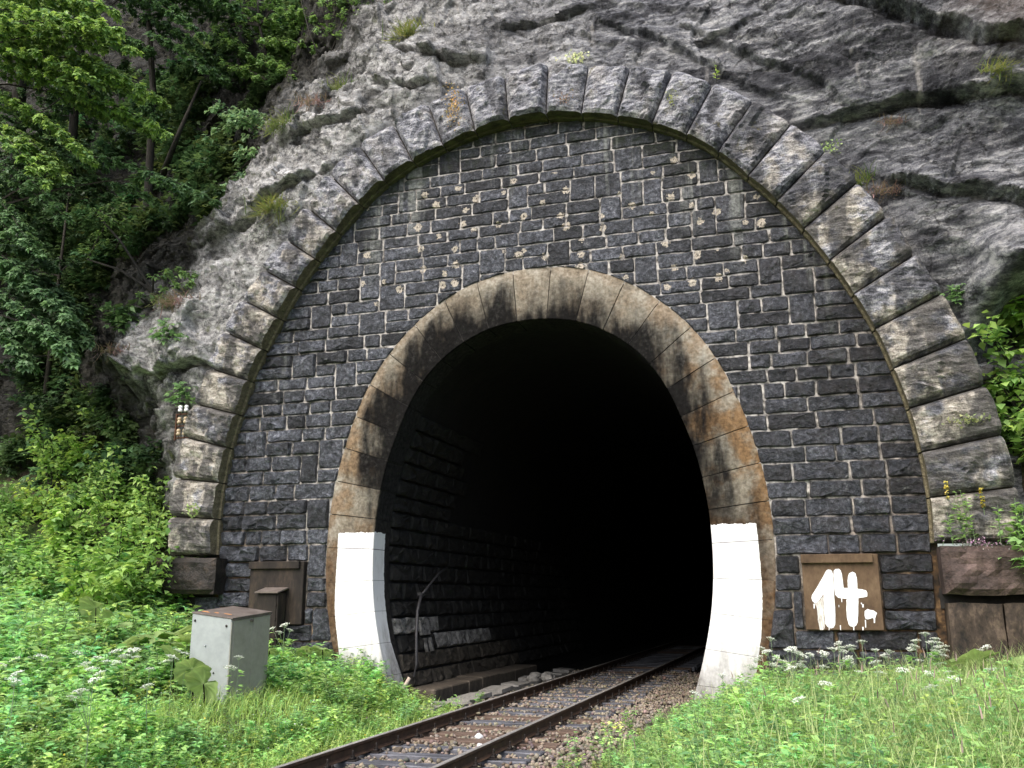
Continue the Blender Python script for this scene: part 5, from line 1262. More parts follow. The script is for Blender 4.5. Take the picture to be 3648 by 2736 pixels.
tree('tall dark tree with a slim upright trunk in the middle of the ravine', ([(-10.7, 2.4, 8), (-10.5, 2.0, 11), (-10.4, 1.7, 14), (-10.7, 1.4, 17), (-10.8, 1.2, 20)], 0.13), SPR['C'] + [(-10.7, 1.4, 18, -8.5, .9, 17.5, .6), (-10.7, 1.4, 19, -12.9, .9, 18.5, .6)], DEEP, MID, 240, 3, extra=[([(-10.4, 2.2, 11.7), (-9.6, 1.8, 12.8), (-8.9, 1.6, 14.0)], 0.09)])
tree('slender tree on the crag ridge above the left side of the arch', ([(-7.0, 2.2, 12.6), (-7.3, 2.2, 14), (-7.7, 2.1, 15.6), (-8.0, 2.1, 17.5)], 0.06), SPR['D'], MID, LIGHT, 200, 3, (0.08, .13), extra=[([(-7.0, 2.2, 12.6), (-6.6, 2.1, 14.3), (-6.3, 2.0, 15.6)], .04)])
tree('bushy shrub at the top of the crag, farthest right of the green', ([(-5.3, 1.3, 13.4), (-5.2, 1.25, 14.3), (-5.0, 1.2, 15.2)], 0.035), SPR['E'], MID, LIGHT, 210, 3, (0.06, .1), False, 'shrub', extra=[([(-5.3, 1.3, 13.4), (-4.8, 1.1, 14.4), (-4.2, 1.0, 15.2)], .025), ([(-5.3, 1.3, 13.4), (-5.7, 1.2, 14.4), (-6.0, 1.2, 15.4)], .025)])
tree('shrub with a long bare leaning stem and pale round leaves on the crag edge', ([(-5.9, 1.5, 12.9), (-6.5, 1.15, 12.0), (-7.0, 1.0, 11.2), (-7.9, .9, 10.5)], 0.05), SPR['F'], (0.06, .15, .04), (0.11, .23, .05), 170, 2, (0.1, .15), False, 'shrub', gain=.85)
tree('maple sapling at the left edge with large leaves in layered tiers above the herb slope', ([(-12.6, -.6, 2.4), (-12.3, -.8, 5), (-12.1, -.9, 7.5), (-12.0, -1, 9)], 0.07), SPR['G'], COOL, (0.07, .17, .035), 240, 3, (0.13, .2))
tree('low shrub rooted on the rock ledge left of the outer arch', ([(-9.4, 1.3, 7.3), (-9.2, .9, 7.8), (-9.0, .7, 8.3)], 0.03), SPR['H'], (0.05, .13, .025), LIGHT, 170, 2, (0.08, .13), False, 'shrub')
def filler(label, trunk, r, n, spread, c0, c1, per=150):
    tp = [Vector(p) for p in trunk]; sp = []
    for k in range(n):
        i = random.randint(1, len(tp) - 1); q = tp[i - 1].lerp(tp[i], random.random()); a = random.uniform(0, 2 * math.pi); L = random.uniform(.6, 1) * spread
        e = q + Vector((math.cos(a) * L, math.sin(a) * L * 0.8, random.uniform(-.25, .2) * spread))
        sp.append((*q, *e, 0.55))
    return tree(label, (trunk, r), sp, c0, c1, per, 1, (0.09, 0.15), gain=0.45)  # lowest leaf gain, shade put into the colour
filler('dark overhanging filler tree high at the back of the ravine', [(-14.5, 4.0, 9), (-14.4, 3.4, 12), (-14, 2.8, 15), (-13.6, 2.4, 18.5), (-13.5, 2, 22)], 0.18, 30, 3.0, DEEP, MID)  # filler crown added to close the background and shade the ravine
filler('dark filler tree on the ravine rim near the top centre of the green', [(-9.4, 4.2, 13.5), (-9.3, 3.6, 16), (-9.1, 3.2, 19), (-9, 3, 22)], 0.15, 24, 2.8, DEEP, MID)  # filler added behind the rim, top out of view, shading what lies below
filler('dark leafy tree at the far left of the ravine behind the maple sapling', [(-16.0, 1.0, 3.6), (-15.8, .8, 7), (-15.4, .6, 10.5), (-15.2, .4, 14)], 0.16, 30, 2.8, DEEP, MID)
filler('added tree whose unseen crown shades the ravine from above the picture', [(-15.5, 3.0, 10), (-15, 2.0, 14), (-14, .5, 18), (-12.5, -1.2, 20.5), (-10.5, -2.0, 21.5)], 0.22, 60, 3.6, DEEP, MID, 260)  # added canopy out of view that keeps skylight off the ravine
filler('deep shaded thicket low in the ravine beside the pale rock', [(-13.2, 2.2, 5.5), (-13, 2, 7.5), (-12.8, 1.8, 9.5), (-12.6, 1.6, 11.5)], 0.08, 20, 1.7, DEEP, (0.04, .1, .02))

# --- shrubs on the slope left of the arch and right of it
def shrub_mesh(seed, h, r, n, c0, c1, size):
    rr = np.random.default_rng(seed); Lv = Leaves(); st = MB()
    k = 16
    for j in range(k):
        a = rr.uniform(0, 2 * math.pi); el = rr.uniform(0.25, 1.0)
        tip = np.array([math.cos(a) * r * rr.uniform(.35, 1), math.sin(a) * r * rr.uniform(.35, 1), h * el])
        mid = tip * 0.5 + np.array([0, 0, h * 0.15]); P = [np.zeros(3), mid, tip]
        st.tube([tuple(p) for p in P], [0.014, 0.009, 0.004], 4, False)
        m = n // k; u = rr.uniform(.25, 1.08, m)
        b = np.where(u[:, None] < .5, mid * (u[:, None] * 2), mid + (tip - mid) * (u[:, None] * 2 - 1)) + rr.normal(0, .10, (m, 3)) * np.array([1, 1, .7])
        dd = rr.normal(0, 1, (m, 3)); dd[:, 2] = dd[:, 2] * .35 - .25; dd[:, :2] += (tip[:2] / r) * .5
        up = nrmz(np.concatenate([rr.normal(0, .3, (m, 2)), np.ones((m, 1))], 1)) + np.array([0, -.2, 0])
        sz = rr.uniform(*size, m); t = rr.random((m, 1)); c = (np.array(c0) * (1 - t) + np.array(c1) * t) * (1 + rr.normal(0, .16, (m, 1)))
        (Lv.lobed if seed % 2 else Lv.add)(b, dd, up, sz, sz * (.95 if seed % 2 else .68), c)
    return Lv.mesh('foliage'), st.mesh('stem', M['bark'])
SHV = [shrub_mesh(1, 1.5, .75, 620, (0.05, .13, .018), (0.12, .25, .03), (.14, .22)), shrub_mesh(2, 1.2, .7, 760, (0.055, .15, .02), LIGHT, (.10, .17)),
       shrub_mesh(3, 1.0, .65, 560, (0.045, .12, .02), (0.09, .21, .035), (.13, .2)), shrub_mesh(4, 1.7, .7, 900, (0.05, .14, .02), (0.13, .26, .035), (.09, .15)), shrub_mesh(6, .8, .6, 640, (0.065, .16, .025), YEL, (.09, .14))]
SPROTO = []
def put_shrub(k, loc, s, label, group):
    t = empty('shrub', loc, label, 'shrub', group, random.uniform(0, 6.28)); t.scale = (s, s, s * random.uniform(.9, 1.1))
    link('foliage', SHV[k][0], t); link('stem', SHV[k][1], t)
pts = []
rs = random.Random(77)
for _ in range(500):
    x = rs.uniform(-12.6, -7.35); y = rs.uniform(-1.6, 2.6)
    if y > 0.2 and x > -8.0: continue
    if all((x - a) ** 2 + (y - b) ** 2 > .42 for a, b in pts): pts.append((x, y))
ORD = ['nearest the arch', 'second from the arch', 'third from the arch', 'fourth from the arch', 'fifth from the arch', 'sixth from the arch', 'seventh from the arch', 'eighth from the arch', 'ninth from the arch', 'tenth from the arch', 'eleventh from the arch', 'twelfth from the arch', 'farthest from the arch']
bands = [('lowest', -9, -.75), ('lower middle', -.75, .15), ('upper middle', .15, 1.2), ('topmost', 1.2, 9)]
KIND = ['lobed-leaved', 'small-leaved', 'loose', 'tall dense', 'low pale']
for nm_, b0_, b1_ in bands:
    row = sorted([p for p in pts if b0_ <= p[1] < b1_], key=lambda p: -p[0])
    for j, (x, y) in enumerate(row):
        z = float(ground_z(x, y)); kk = rs.choice([0, 1, 1, 2, 3, 3, 4])
        put_shrub(kk, (x, y, z - .08), rs.uniform(.8, 1.15), '%s shrub in the %s row on the left bank, %s' % (KIND[kk], nm_, ORD[min(j, 12)]), 'shrubs on the left bank')
for k, (x, y, s, lb) in enumerate([(-7.6, -.45, 1.25, 'small shrub pressed against the left end of the outer arch above the dark plinth'), (-7.35, -1.0, .85, 'low shrub in front of the left plinth stone'), (-6.6, -1.5, .5, 'little broad-leaved shrub behind the grey cabinet, under the dark plinth')]):
    put_shrub([3, 1, 4][k], (x, y, float(ground_z(x, y)) - .05), s, lb, None)
rs = random.Random(5)
for x, y, s, k, lb in ((7.62, .1, 1.2, 1, 'lowest green shrub behind the right end of the outer arch, beside the plinth'), (7.85, .45, 1.35, 3, 'tall green shrub on the slope behind the right end of the outer arch'), (7.7, .8, 1.0, 1, 'rounded green shrub just below the grey scree right of the arch'), (8.2, .7, 1.3, 0, 'green shrub at the right picture edge below the scree'), (8.2, .05, 1.4, 3, 'green shrub at the right picture edge level with the lower arch blocks'), (8.6, 1.5, .7, 1, 'small green shrub reaching into the scree at the right edge'), (7.9, -.35, 1.1, 2, 'loose green shrub beside the right plinth at the picture edge')):
    put_shrub(k, (x, y, float(ground_z(x, y)) - .1), s, lb, None)

for x, y, s, k, o in ((9.3, -.2, 1.3, 3, 'first'), (10.1, .2, 1.3, 1, 'second'), (9.7, .9, 1.2, 0, 'third'), (11.0, .1, 1.3, 3, 'fourth'), (11.9, .4, 1.3, 1, 'fifth')):
    put_shrub(k, (x, y, float(ground_z(x, y)) - .1), s, 'green shrub on the bank well right of the outer arch, %s outward from it' % o, 'shrubs far right of the arch')

# --- small plants clinging to the crag
def tuft_mesh(seed, n, L, c0, c1, hang=0.3):
    rr = np.random.default_rng(seed); Lv = Leaves(); b = rr.normal(0, .09, (n, 3)) * np.array([1.6, .5, .35]); d = rr.normal(0, .5, (n, 3)); d[:, 1] -= .5; d[:, 2] += .55 - hang
    t = rr.random((n, 1)); Lv.blade(b, d, rr.uniform(.5, 1, n) * L, .012, np.array(c0) * (1 - t) + np.array(c1) * t, 1.2); return Lv.mesh('blades')
TUF = [tuft_mesh(1, 150, .34, (0.03, .075, .012), (0.09, .13, .02)), tuft_mesh(2, 110, .26, (0.05, .07, .016), (0.12, .11, .05)), tuft_mesh(3, 140, .3, (0.02, .06, .008), (0.07, .115, .02))]
def tuft(k, loc, s, label, group=None):
    t = tag(link('grass_tuft', TUF[k], None, loc), label, 'grass tuft', group); t.scale = (s, s, s); t.rotation_euler = (0, 0, random.uniform(-.5, .5)); return t
for x, z, k, s, lb in [(-2.85, 13.3, 0, 1.5, 'wide yellow-green grass tuft at the very top of the pale crag'), (6.32, 9.24, 1, .8, 'straw-coloured grass tuft under the long horizontal crack on the right rock'), (5.6, 8.35, 2, 1.2, 'green grass tuft just above the outer arch on its right shoulder'), (6.15, 8.12, 1, 1.2, 'brownish grass tuft beside the right shoulder of the outer arch'), (7.72, 9.4, 0, 1.0, 'grass tuft on the ledge near the right edge of the picture'), (-5.39, 9.33, 0, 1.6, 'grass tuft on the pale rock just left of the outer arch'), (-7.7, 7.65, 1, 1.6, 'brown hanging grass beside the low crag left of the arch'), (-8.1, 7.75, 2, 1.3, 'green hanging grass at the foot of the rock-ledge shrub'), (-4.58, 12.24, 2, 1.5, 'grass tuft where the pale crag meets the dark green'), (-4.9, 11.9, 1, 1.3, 'reddish grass tuft on the crag edge beside the trees'), (-9.3, 6.75, 1, 1.4, 'brown grass fringe over the dark hollow in the left rock'), (-5.6, 11.4, 2, 1.4, 'long green grass hanging down the crag edge under the leaning shrub')]:
    tuft(k, (x, rock_y(x, z) - .02, z), s, lb)
def fern_mesh(seed):
    rr = np.random.default_rng(seed); Lv = Leaves(); n = 60
    a = rr.uniform(0, 6.28, n); rad = np.abs(rr.normal(0, .16, n)); b = np.stack([np.cos(a) * rad, np.sin(a) * rad * .6 - .08, rr.uniform(-.12, .22, n)], -1)
    d = np.stack([np.cos(a), np.sin(a) * .5 - .4, rr.normal(-.1, .3, n)], -1); sz = rr.uniform(.08, .16, n)
    t = rr.random((n, 1)); Lv.lobed(b, d, rnd_up(n, .3) + np.array([0, -.3, 0]), sz, sz * .9, np.array((.03, .085, .016)) * (1 - t) + np.array((.085, .2, .035)) * t)
    return Lv
FRT = [fern_mesh(k).arr() for k in (1, 2, 3)]; FRN = [fern_mesh(k).mesh('leaves') for k in (1, 2, 3)]
for x, z, lb in [(-7.55, 5.65, 'leafy plant in the dark hollow above the insulator bracket'), (-7.75, 6.9, 'leafy plant on the rock tip left of the arch blocks'), (6.95, 6.22, 'bright leafy sprig growing out beside the right flank of the outer arch')]:
    o = tag(link('rock_plant', FRN[0], None, (x, (rock_y(x, z) if x < 0 else -.05) - .1, z)), lb, 'plant'); o.scale = (1.3, 1, 1.3) if x < 0 else (.9, .6, .8)

# moss and weeds on the hood
def clump(name, label, loc, n, spread, L, c0, c1, cat='plant', upz=.6):
    Lv = Leaves(); b = RNG.normal(0, 1, (n, 3)) * np.array(spread); d = RNG.normal(0, .6, (n, 3)); d[:, 1] -= .4; d[:, 2] += upz
    Lv.add(b, d, rnd_up(n, .5) + np.array([0, -.4, 0]), RNG.uniform(.6, 1.2, n) * L, RNG.uniform(.5, .8, n) * L, hues(n, c0, c1)); o = link(name, Lv.mesh(name), None, loc); return tag(o, label, cat)
clump('moss_clump', 'green and rusty moss clump on the upper left of the outer arch', (-1.42, -.44, 10.85), 190, (.10, .03, .22), .05, (0.07, .1, .015), (0.2, .19, .04), 'moss')
clump('moss_clump', 'small moss cushion at the foot of the top centre arch block', (.75, -.42, 10.62), 90, (.1, .03, .06), .035, (0.04, .05, .012), (0.12, .11, .03), 'moss')
clump('moss_clump', 'pale green weed patch on top of the arch crown', (.92, -.1, 11.62), 110, (.14, .06, .05), .06, (0.12, .22, .05), (0.25, .36, .1), 'moss')
clump('herb_clump', 'small herb on the right shoulder of the arch beside a pink flower', (5.25, -.15, 9.02), 60, (.12, .05, .08), .06, (0.08, .18, .03), (0.14, .26, .05))
clump('herb_clump', 'tiny weed in the arch block joint near the top right', (2.72, -.4, 10.28), 40, (.06, .02, .08), .045, (0.07, .13, .02), (0.14, .22, .04))
clump('herb_clump', 'small green weed growing on the third block above the left plinth', (-6.62, -.42, 3.25), 50, (.08, .03, .08), .07, (0.06, .13, .02), (0.12, .22, .04))
clump('herb_clump', 'pair of small weeds on a pale right-hand arch block', (6.85, -.42, 4.22), 60, (.14, .02, .04), .07, (0.05, .1, .02), (0.12, .18, .04))
W_ = empty('tall_weed', (3.5, -.12, 10.62), 'single tall thin weed standing on top of the arch right of the crown', 'weed')
MB().tube([(0, 0, 0), (.02, 0, .25), (.03, 0, .52)], [.008, .006, .003], 5).build('stem', M['leaf'], W_)
Lv = Leaves(); n = 26; u = RNG.random(n); a = RNG.uniform(0, 6.28, n); Lv.add(np.stack([.03 * u, 0 * u, .5 * u + .03], -1), np.stack([np.cos(a), np.sin(a), .4 + 0 * a], -1), rnd_up(n, .3), .09 - .05 * u, .03, hues(n, LIGHT, YEL)); link('leaves', Lv.mesh('leaves'), W_)

# plants on the right plinth
def leafy_stems(n, h, spread, c0, c1, Ls=(.12, .2)):
    Lv = Leaves()
    for k in range(n):
        b = np.array([RNG.normal(0, spread), RNG.normal(0, spread * .4), 0]); tip = b + np.array([RNG.normal(0, .12), RNG.normal(-.06, .06), h * RNG.uniform(.6, 1.05)])
        Lv.stem([b], [tip], .006, (0.06, .12, .03)); m = int(20 * h / .7); u = RNG.uniform(.1, 1, m); a = RNG.uniform(0, 6.28, m)
        Lv.add(b + (tip - b) * u[:, None], np.stack([np.cos(a), np.sin(a), .35 + 0 * a], -1), rnd_up(m, .3), RNG.uniform(*Ls, m) * (1.1 - .6 * u), .045, hues(m, c0, c1))
    return Lv
FX = empty('yellow_flowered_plant', (6.85, -.3, 2.4), 'bushy plant with yellow flower spikes growing on the right plinth stone', 'plant')
link('foliage', leafy_stems(16, .75, .3, (0.07, .16, .03), LIGHT).mesh('foliage'), FX)
for x, h in ((-.36, .95), (.1, .82)):
    Lv = Leaves(); Lv.stem([(x + .02, -.05, .1)], [(x, -.12, h)], .006, (.06, .12, .03)); n = 34; u = RNG.random(n); a = RNG.uniform(0, 6.28, n)
    Lv.add(np.stack([x + 0 * u, -.12 + 0 * u, h - .28 * u], -1), np.stack([np.cos(a), np.sin(a), -.3 + 0 * a], -1), rnd_up(n, .3), .045, .04, hues(n, (.5, .42, .06), (.65, .58, .15))); link('flower_spike', Lv.mesh('flower_spike'), FX)
PK = empty('pink_flower_cushion', (6.8, -.42, 2.4), 'grey-green cushion of tiny pink flowers on the edge of the right plinth', 'flowers')
Lv = Leaves(); n = 150; Lv.add(RNG.normal(0, 1, (n, 3)) * np.array([.16, .05, .03]), RNG.normal(0, 1, (n, 3)) + np.array([0, -.4, .5]), rnd_up(n, .5), .04, .02, hues(n, (.05, .08, .03), (.09, .12, .05))); link('foliage', Lv.mesh('foliage'), PK)
Lv = Leaves(); n = 70; Lv.add(RNG.normal(0, 1, (n, 3)) * np.array([.16, .05, .03]) + np.array([0, -.03, .04]), RNG.normal(0, 1, (n, 3)) + np.array([0, -1, .5]), rnd_up(n, .5), .028, .028, hues(n, (.42, .22, .36), (.62, .42, .55))); link('flower', Lv.mesh('flower'), PK)

# scree in the hollow right of the arch
P = np.stack([RNG.uniform(7.1, 9.2, 320), RNG.uniform(.35, 2.2, 320), np.zeros(320)], -1); P[:, 2] = 5.05 + (P[:, 1] - .3) * .55 + RNG.uniform(-.06, .06, 320)
tone = RNG.uniform(.1, .34, (320, 1)); tag(link('scree', scatter_rocks('scree', P, RNG.uniform(.07, .17, 320), tone * np.array([[1, 1, 1.03]]), M['ballast'])), kind='stuff')
mb = MB(); mb.add([(7.2, .45, 5.05), (10, .45, 5.05), (10, 2.6, 6.2), (7.2, 2.6, 6.2)], [(0, 1, 2, 3)]); tag(mb.build('scree_slope', M['kerb']), kind='structure')
# --- herb layer and meadow: ground cover
def herb_template(seed, h, n, c0, c1, Ls, spread=.1, comp=False):
    rr = np.random.default_rng(seed); Lv = Leaves()
    for k in range(rr.integers(2, 4)):
        b = np.array([rr.normal(0, .05), rr.normal(0, .05), 0]); tip = b + np.array([rr.normal(0, spread), rr.normal(0, spread), h * rr.uniform(.7, 1)])
        Lv.stem([b], [tip], .004, (.05, .11, .025)); m = n // 2; u = rr.uniform(.25, 1.02, m); a = rr.uniform(0, 6.28, m)
        p = b + (tip - b) * u[:, None]; d = np.stack([np.cos(a), np.sin(a), rr.uniform(-.1, .5, m)], -1); sz = rr.uniform(*Ls, m) * (1.15 - .5 * u)
        t = rr.random((m, 1)); c = np.array(c0) * (1 - t) + np.array(c1) * t
        up = nrmz(np.concatenate([rr.normal(0, .3, (m, 2)), np.ones((m, 1))], 1))
        if comp:
            p = p + d * .06
            Lv.lobed(p, d, up, sz, sz * .9, c)
        else: Lv.add(p, d, up, sz, sz * .42, c)
    return Lv.arr()
def field(name, temps, P, scale, pick, hue=0.2, g=1.0):
    """instances of small plant templates joined into one mesh"""
    Vs, Qs, Cs = [], [], []; b = 0
    for k, (V, Q, C) in enumerate(temps):
        s = pick == k; n = int(s.sum())
        if not n: continue
        a = RNG.uniform(0, 6.28, n); ca, sa = np.cos(a), np.sin(a); sc = scale[s]
        W = np.stack([(V[None, :, 0] * ca[:, None] - V[None, :, 1] * sa[:, None]), (V[None, :, 0] * sa[:, None] + V[None, :, 1] * ca[:, None]), np.repeat(V[None, :, 2], n, 0)], -1) * sc[:, None, None]
        lean = RNG.normal(0, .12, (n, 2)); W[:, :, :2] += W[:, :, 2:3] * lean[:, None, :]
        W += P[s][:, None, :]
        pa = fbm(P[s][:, 0] * .8, 5, P[s][:, 1] * .8, 3, seed=k); h = 1 + RNG.normal(0, hue, (n, 1, 1)) + .55 * pa[:, None, None]; yel = RNG.normal(0, .12, (n, 1))
        c = C[None] * np.clip(h, .5, 1.6); c = c * (1 + np.stack([yel, 0 * yel, -.5 * yel], -1))
        Vs.append(W.reshape(-1, 3)); Qs.append((Q[None] + (np.arange(n) * len(V))[:, None, None]).reshape(-1, 4) + b); b += n * len(V); Cs.append(c.reshape(-1, 3))
    me = npmesh(name, np.concatenate(Vs), np.concatenate(Qs).astype(np.int64), M['leaf'], False, np.clip(fresh(np.concatenate(Cs)) * g, .003, .9))
    return tag(link(name, me), kind='stuff')
G1, G2, G3 = (.055, .15, .022), (.115, .265, .04), (.18, .34, .055)
HT = [herb_template(1, .42, 16, G1, G2, (.11, .17), comp=True), herb_template(2, .5, 20, G1, G2, (.12, .2)), herb_template(3, .36, 18, G2, G3, (.08, .14)), herb_template(4, .55, 22, (.05, .13, .03), G2, (.1, .17)), herb_template(5, .3, 14, G2, (.17, .3, .05), (.07, .12), comp=True)]
HT.append(herb_template(9, .2, 16, G2, (.19, .3, .04), (.03, .055)))
# leafy undergrowth that covers the ravine walls, leaf colour darkened as shade
N_ = 2600; ux = RNG.uniform(-18, -7.0, N_); uz = RNG.uniform(3.6, 17.5, N_)
uy = np.array([rock_y(a, b) for a, b in zip(ux, uz)]); dens = fbm(ux * .55, 4, uz * .55, 3, seed=303)
ku = (uy > .55) & (dens > .02 + .25 * RNG.random(N_) - .4 * (uz < 5.5)) & (ring_dist(ux, uz) > .9) & ~((uy < 1.1) & (RNG.random(N_) < .6))
field('ravine_undergrowth', FRT, np.stack([ux, uy - .06, uz], -1)[ku], RNG.uniform(.8, 1.7, int(ku.sum())), RNG.integers(0, 3, int(ku.sum())), .25, .5)
# left bed
def region(n, x0, x1, y0, y1, ok):
    x = RNG.uniform(x0, x1, n); y = RNG.uniform(y0, y1, n); k = ok(x, y); return x[k], y[k]
x, y = region(11500, -11.5, -1.0, -10.3, 0.1, lambda x, y: (x < -1.15 - .35 * np.clip(-1.0 - y, 0, 1) * 0 + .12 * np.sin(y * 3)) & ~((np.abs(x + 3.78) < .42) & (np.abs(y + 3.24) < .43)) & (x > -1.0 * 3.0 - (y + 11.5) * 1.35) & ~((x > -2.75) & (y > -.35)) & ~((x > -4.0) & (y > -.12)))
hgt = np.clip(.42 + .28 * sm(-x, 1.3, 4.2) * sm(y, -9.5, -6) + .3 * sm(-x, 4, 7) , .3, 1.1) * RNG.uniform(.75, 1.2, len(x))
hgt *= np.where((np.abs(x + 3.1) < 1.0) & (y > -6.0) & (y < -2.6), .38, 1.0)
z = ground_z(x, y) - .02
pk = RNG.choice([0, 1, 2, 3, 4, 5], len(x), p=[.24, .2, .18, .14, .14, .1]); front = (sm(-x, 1.0, 2.6) * sm(y, -9.8, -7)) < RNG.random(len(x)) * .6
pk[front] = RNG.choice([2, 4, 5], int(front.sum()), p=[.35, .25, .4])
field('herb_layer', HT, np.stack([x, y, z], -1), hgt / .62, pk)
x, y = region(34000, -9, -.98, -10.3, -.2, lambda x, y: (x < -1.05 + .1 * np.sin(y * 4)) & (RNG.random(len(x)) < .12 + .88 * sm(-x, 5.5, 1.4)) & (x > -3.0 - (y + 11.5) * 1.35) & ~((x > -2.7) & (y > -.3)) & ~((np.abs(x + 3.78) < .4) & (np.abs(y + 3.24) < .4)))
n = len(x); d = RNG.normal(0, .32, (n, 3)); d[:, 2] = 1
Lv = Leaves(); Lv.blade(np.stack([x, y, ground_z(x, y) - .02], -1), d, RNG.uniform(.14, .42, n), RNG.uniform(.005, .01, n), hues(n, (.06, .15, .015), (.14, .26, .035)), .7)
# fine flower specks in the turf
m = 420; i = RNG.integers(0, n, m); pb = np.stack([x[i], y[i], ground_z(x[i], y[i]) + RNG.uniform(.12, .36, m)], -1); sel = RNG.random(m)
fc = np.where(sel[:, None] < .62, np.array([[.75, .76, .7]]), np.where(sel[:, None] < .85, np.array([[.72, .5, .03]]), np.array([[.45, .2, .4]])))
Lv.add(pb, RNG.normal(0, 1, (m, 3)), rnd_up(m, .3), RNG.uniform(.014, .03, m), RNG.uniform(.014, .026, m), fc)
tag(link('turf_grass', Lv.mesh('turf_grass')), kind='stuff')
# right meadow
okR = lambda x, y: (x > 2.15 + .25 * np.sin(y * 2) + .35 * np.clip((y + 3.2) / 3, 0, 1) + .25 * np.clip(-4 - y, 0, 2)) & ~((x > 2.3) & (x < 3.35) & (y > -.75)) & (x < 11.5)
x, y = region(9800, 2.1, 11.3, -8.6, -.15, okR)
hgt = RNG.uniform(.42, .72, len(x)) * (.55 + .45 * sm(x, 2.1, 3.8)); pk = RNG.choice([0, 1, 2, 3, 4, 5], len(x), p=[.22, .12, .25, .13, .2, .08])
field('meadow_herbs', HT, np.stack([x, y, ground_z(x, y) - .02], -1), hgt / .72, pk)
x, y = region(37000, 2.1, 11.3, -8.6, -.2, lambda x, y: okR(x, y) & (RNG.random(len(x)) < .2 + .8 * sm(x, 3.6, 5.6)))
n = len(x); d = RNG.normal(0, .26, (n, 3)); d[:, 2] = 1
Lv = Leaves(); Lv.blade(np.stack([x, y, ground_z(x, y) - .02], -1), d, RNG.uniform(.25, .75, n) * (.5 + .5 * sm(x, 2.1, 4)), RNG.uniform(.005, .010, n), hues(n, (.06, .14, .02), (.15, .235, .05)), .6)
m = 330; i = RNG.integers(0, n, m); pb = np.stack([x[i], y[i], ground_z(x[i], y[i]) + RNG.uniform(.4, .7, m)], -1)
Lv.blade(pb, np.stack([RNG.normal(0, .3, m), RNG.normal(0, .3, m), np.ones(m)], -1), .12, .012, hues(m, (.07, .075, .03), (.11, .11, .045)), .5)
tag(link('meadow_grass', Lv.mesh('meadow_grass')), kind='stuff')
# a few weeds creeping over the ballast and at the tunnel mouth
x, y = region(420, -1.5, 2.6, -6.5, 1.0, lambda x, y: (((x > 1.75) & (y < -1.2)) | ((x < -1.12) & (y > -1.2) & (x > -2.2))) & (RNG.random(len(x)) < .75))
field('ballast_weeds', HT, np.stack([x, y, np.full(len(x), -.22)], -1), RNG.uniform(.35, .75, len(x)), RNG.choice([1, 2, 3, 4, 5], len(x)))

# --- umbellifers with white flower heads
def umbel(r, seed):
    rr = np.random.default_rng(seed); Lv = Leaves(); k = 13
    for j in range(k):
        a = j * 2.4; q = r * math.sqrt((j + .3) / k); c = np.array([math.cos(a) * q, math.sin(a) * q, -.25 * q * q / r + rr.normal(0, .003)])
        Lv.stem([(0, 0, -r * .9)], [c], .0018, (.09, .16, .05))
        m = 7; b = c + rr.normal(0, r * .11, (m, 3)) * np.array([1, 1, .35]); Lv.add(b, rr.normal(0, 1, (m, 3)) * np.array([1, 1, .2]), rnd_up(m, .25), r * .24, r * .2, (.8, .82, .76) * (1 + rr.normal(0, .06, (m, 1))))
    return Lv.mesh('flower_head')
UH = [umbel(.075, 1), umbel(.062, 2), umbel(.054, 3)]
def umbel_proto(seed, k, h=.8):
    rr = np.random.default_rng(seed); Lv = Leaves(); heads = []; node = np.array([rr.normal(0, .03), rr.normal(0, .03), h * .55]); Lv.stem([(0, 0, 0)], [node], .006, (.07, .13, .04))
    for j in range(k):
        a = rr.uniform(0, 6.28); e = node + np.array([math.cos(a) * .16 * (j > 0), math.sin(a) * .16 * (j > 0), h * (.45 if j == 0 else rr.uniform(.25, .43))]); Lv.stem([node], [e], .004, (.08, .15, .045)); heads.append(e)
    m = 16; u = rr.uniform(.1, .75, m); a = rr.uniform(0, 6.28, m); sz = rr.uniform(.07, .13, m)
    Lv.lobed(np.stack([0 * u, 0 * u, u * h], -1) + np.stack([np.cos(a), np.sin(a), 0 * a], -1) * .07, np.stack([np.cos(a), np.sin(a), .2 + 0 * a], -1), rnd_up(m, .3), sz, sz * .8, hues(m, G1, G2)); return Lv.mesh('stalk'), heads
UP = [umbel_proto(11, 1), umbel_proto(12, 3), umbel_proto(13, 2), umbel_proto(14, 4)]
UG = {}
def put_umbel(x, y, z, k, label, group):
    g = float(ground_z(x, y)); z += .1 if x < 0 else .19; h = max(.5, z - g); t = empty('umbel_plant', (x, y, g - .02), label, 'wildflower', group, random.uniform(0, 6.28)); UG.setdefault(group, []).append((t, (x, y, z))); s = h / .8; t.scale = (s, s, s)
    me, hd = UP[k]; link('stalk', me, t)
    for j, e in enumerate(hd): o = link('flower_head', UH[(j + k) % 3], t, tuple(e)); q = .085 / .085 / max(.6, s) * random.uniform(.9, 1.25); o.scale = (q, q, q); o.rotation_euler = (random.uniform(-.35, .35), random.uniform(-.35, .35), 0)
for k, (x, y) in enumerate([(-6.21,-2.46),(-4.75,-4.37),(-4.86,-3.83),(-4.01,-4.99),(-5.89,-1.83),(-3.04,-5.29),(-3.63,-4.36),(-4.03,-4.06),(-2.76,-6.95),(-2.07,-7.7),(-3.63,-6.17),(-5.86,-3.74),(-5.81,-4.89),(-5.16,-5.36),(-4.78,-6.0),(-3.53,-7.2),(-4.57,-5.78),(-2.45,-6.4),(-5.14,-3.29),(-7.47,-2.87),(-5.83,-2.83),(-4.83,-4.92),(-5.46,-4.02),(-2.91,-7.88),(-4.4,-4.6),(-4.6,-4.15),(-4.2,-5.3),(-3.9,-5.6)]):
    put_umbel(x, y, .85 + random.uniform(-.04, .05), [0, 0, 2, 0, 1][k % 5], 'white umbel flower standing in the herb bed left of the grey cabinet', 'white umbels in the left herb bed')
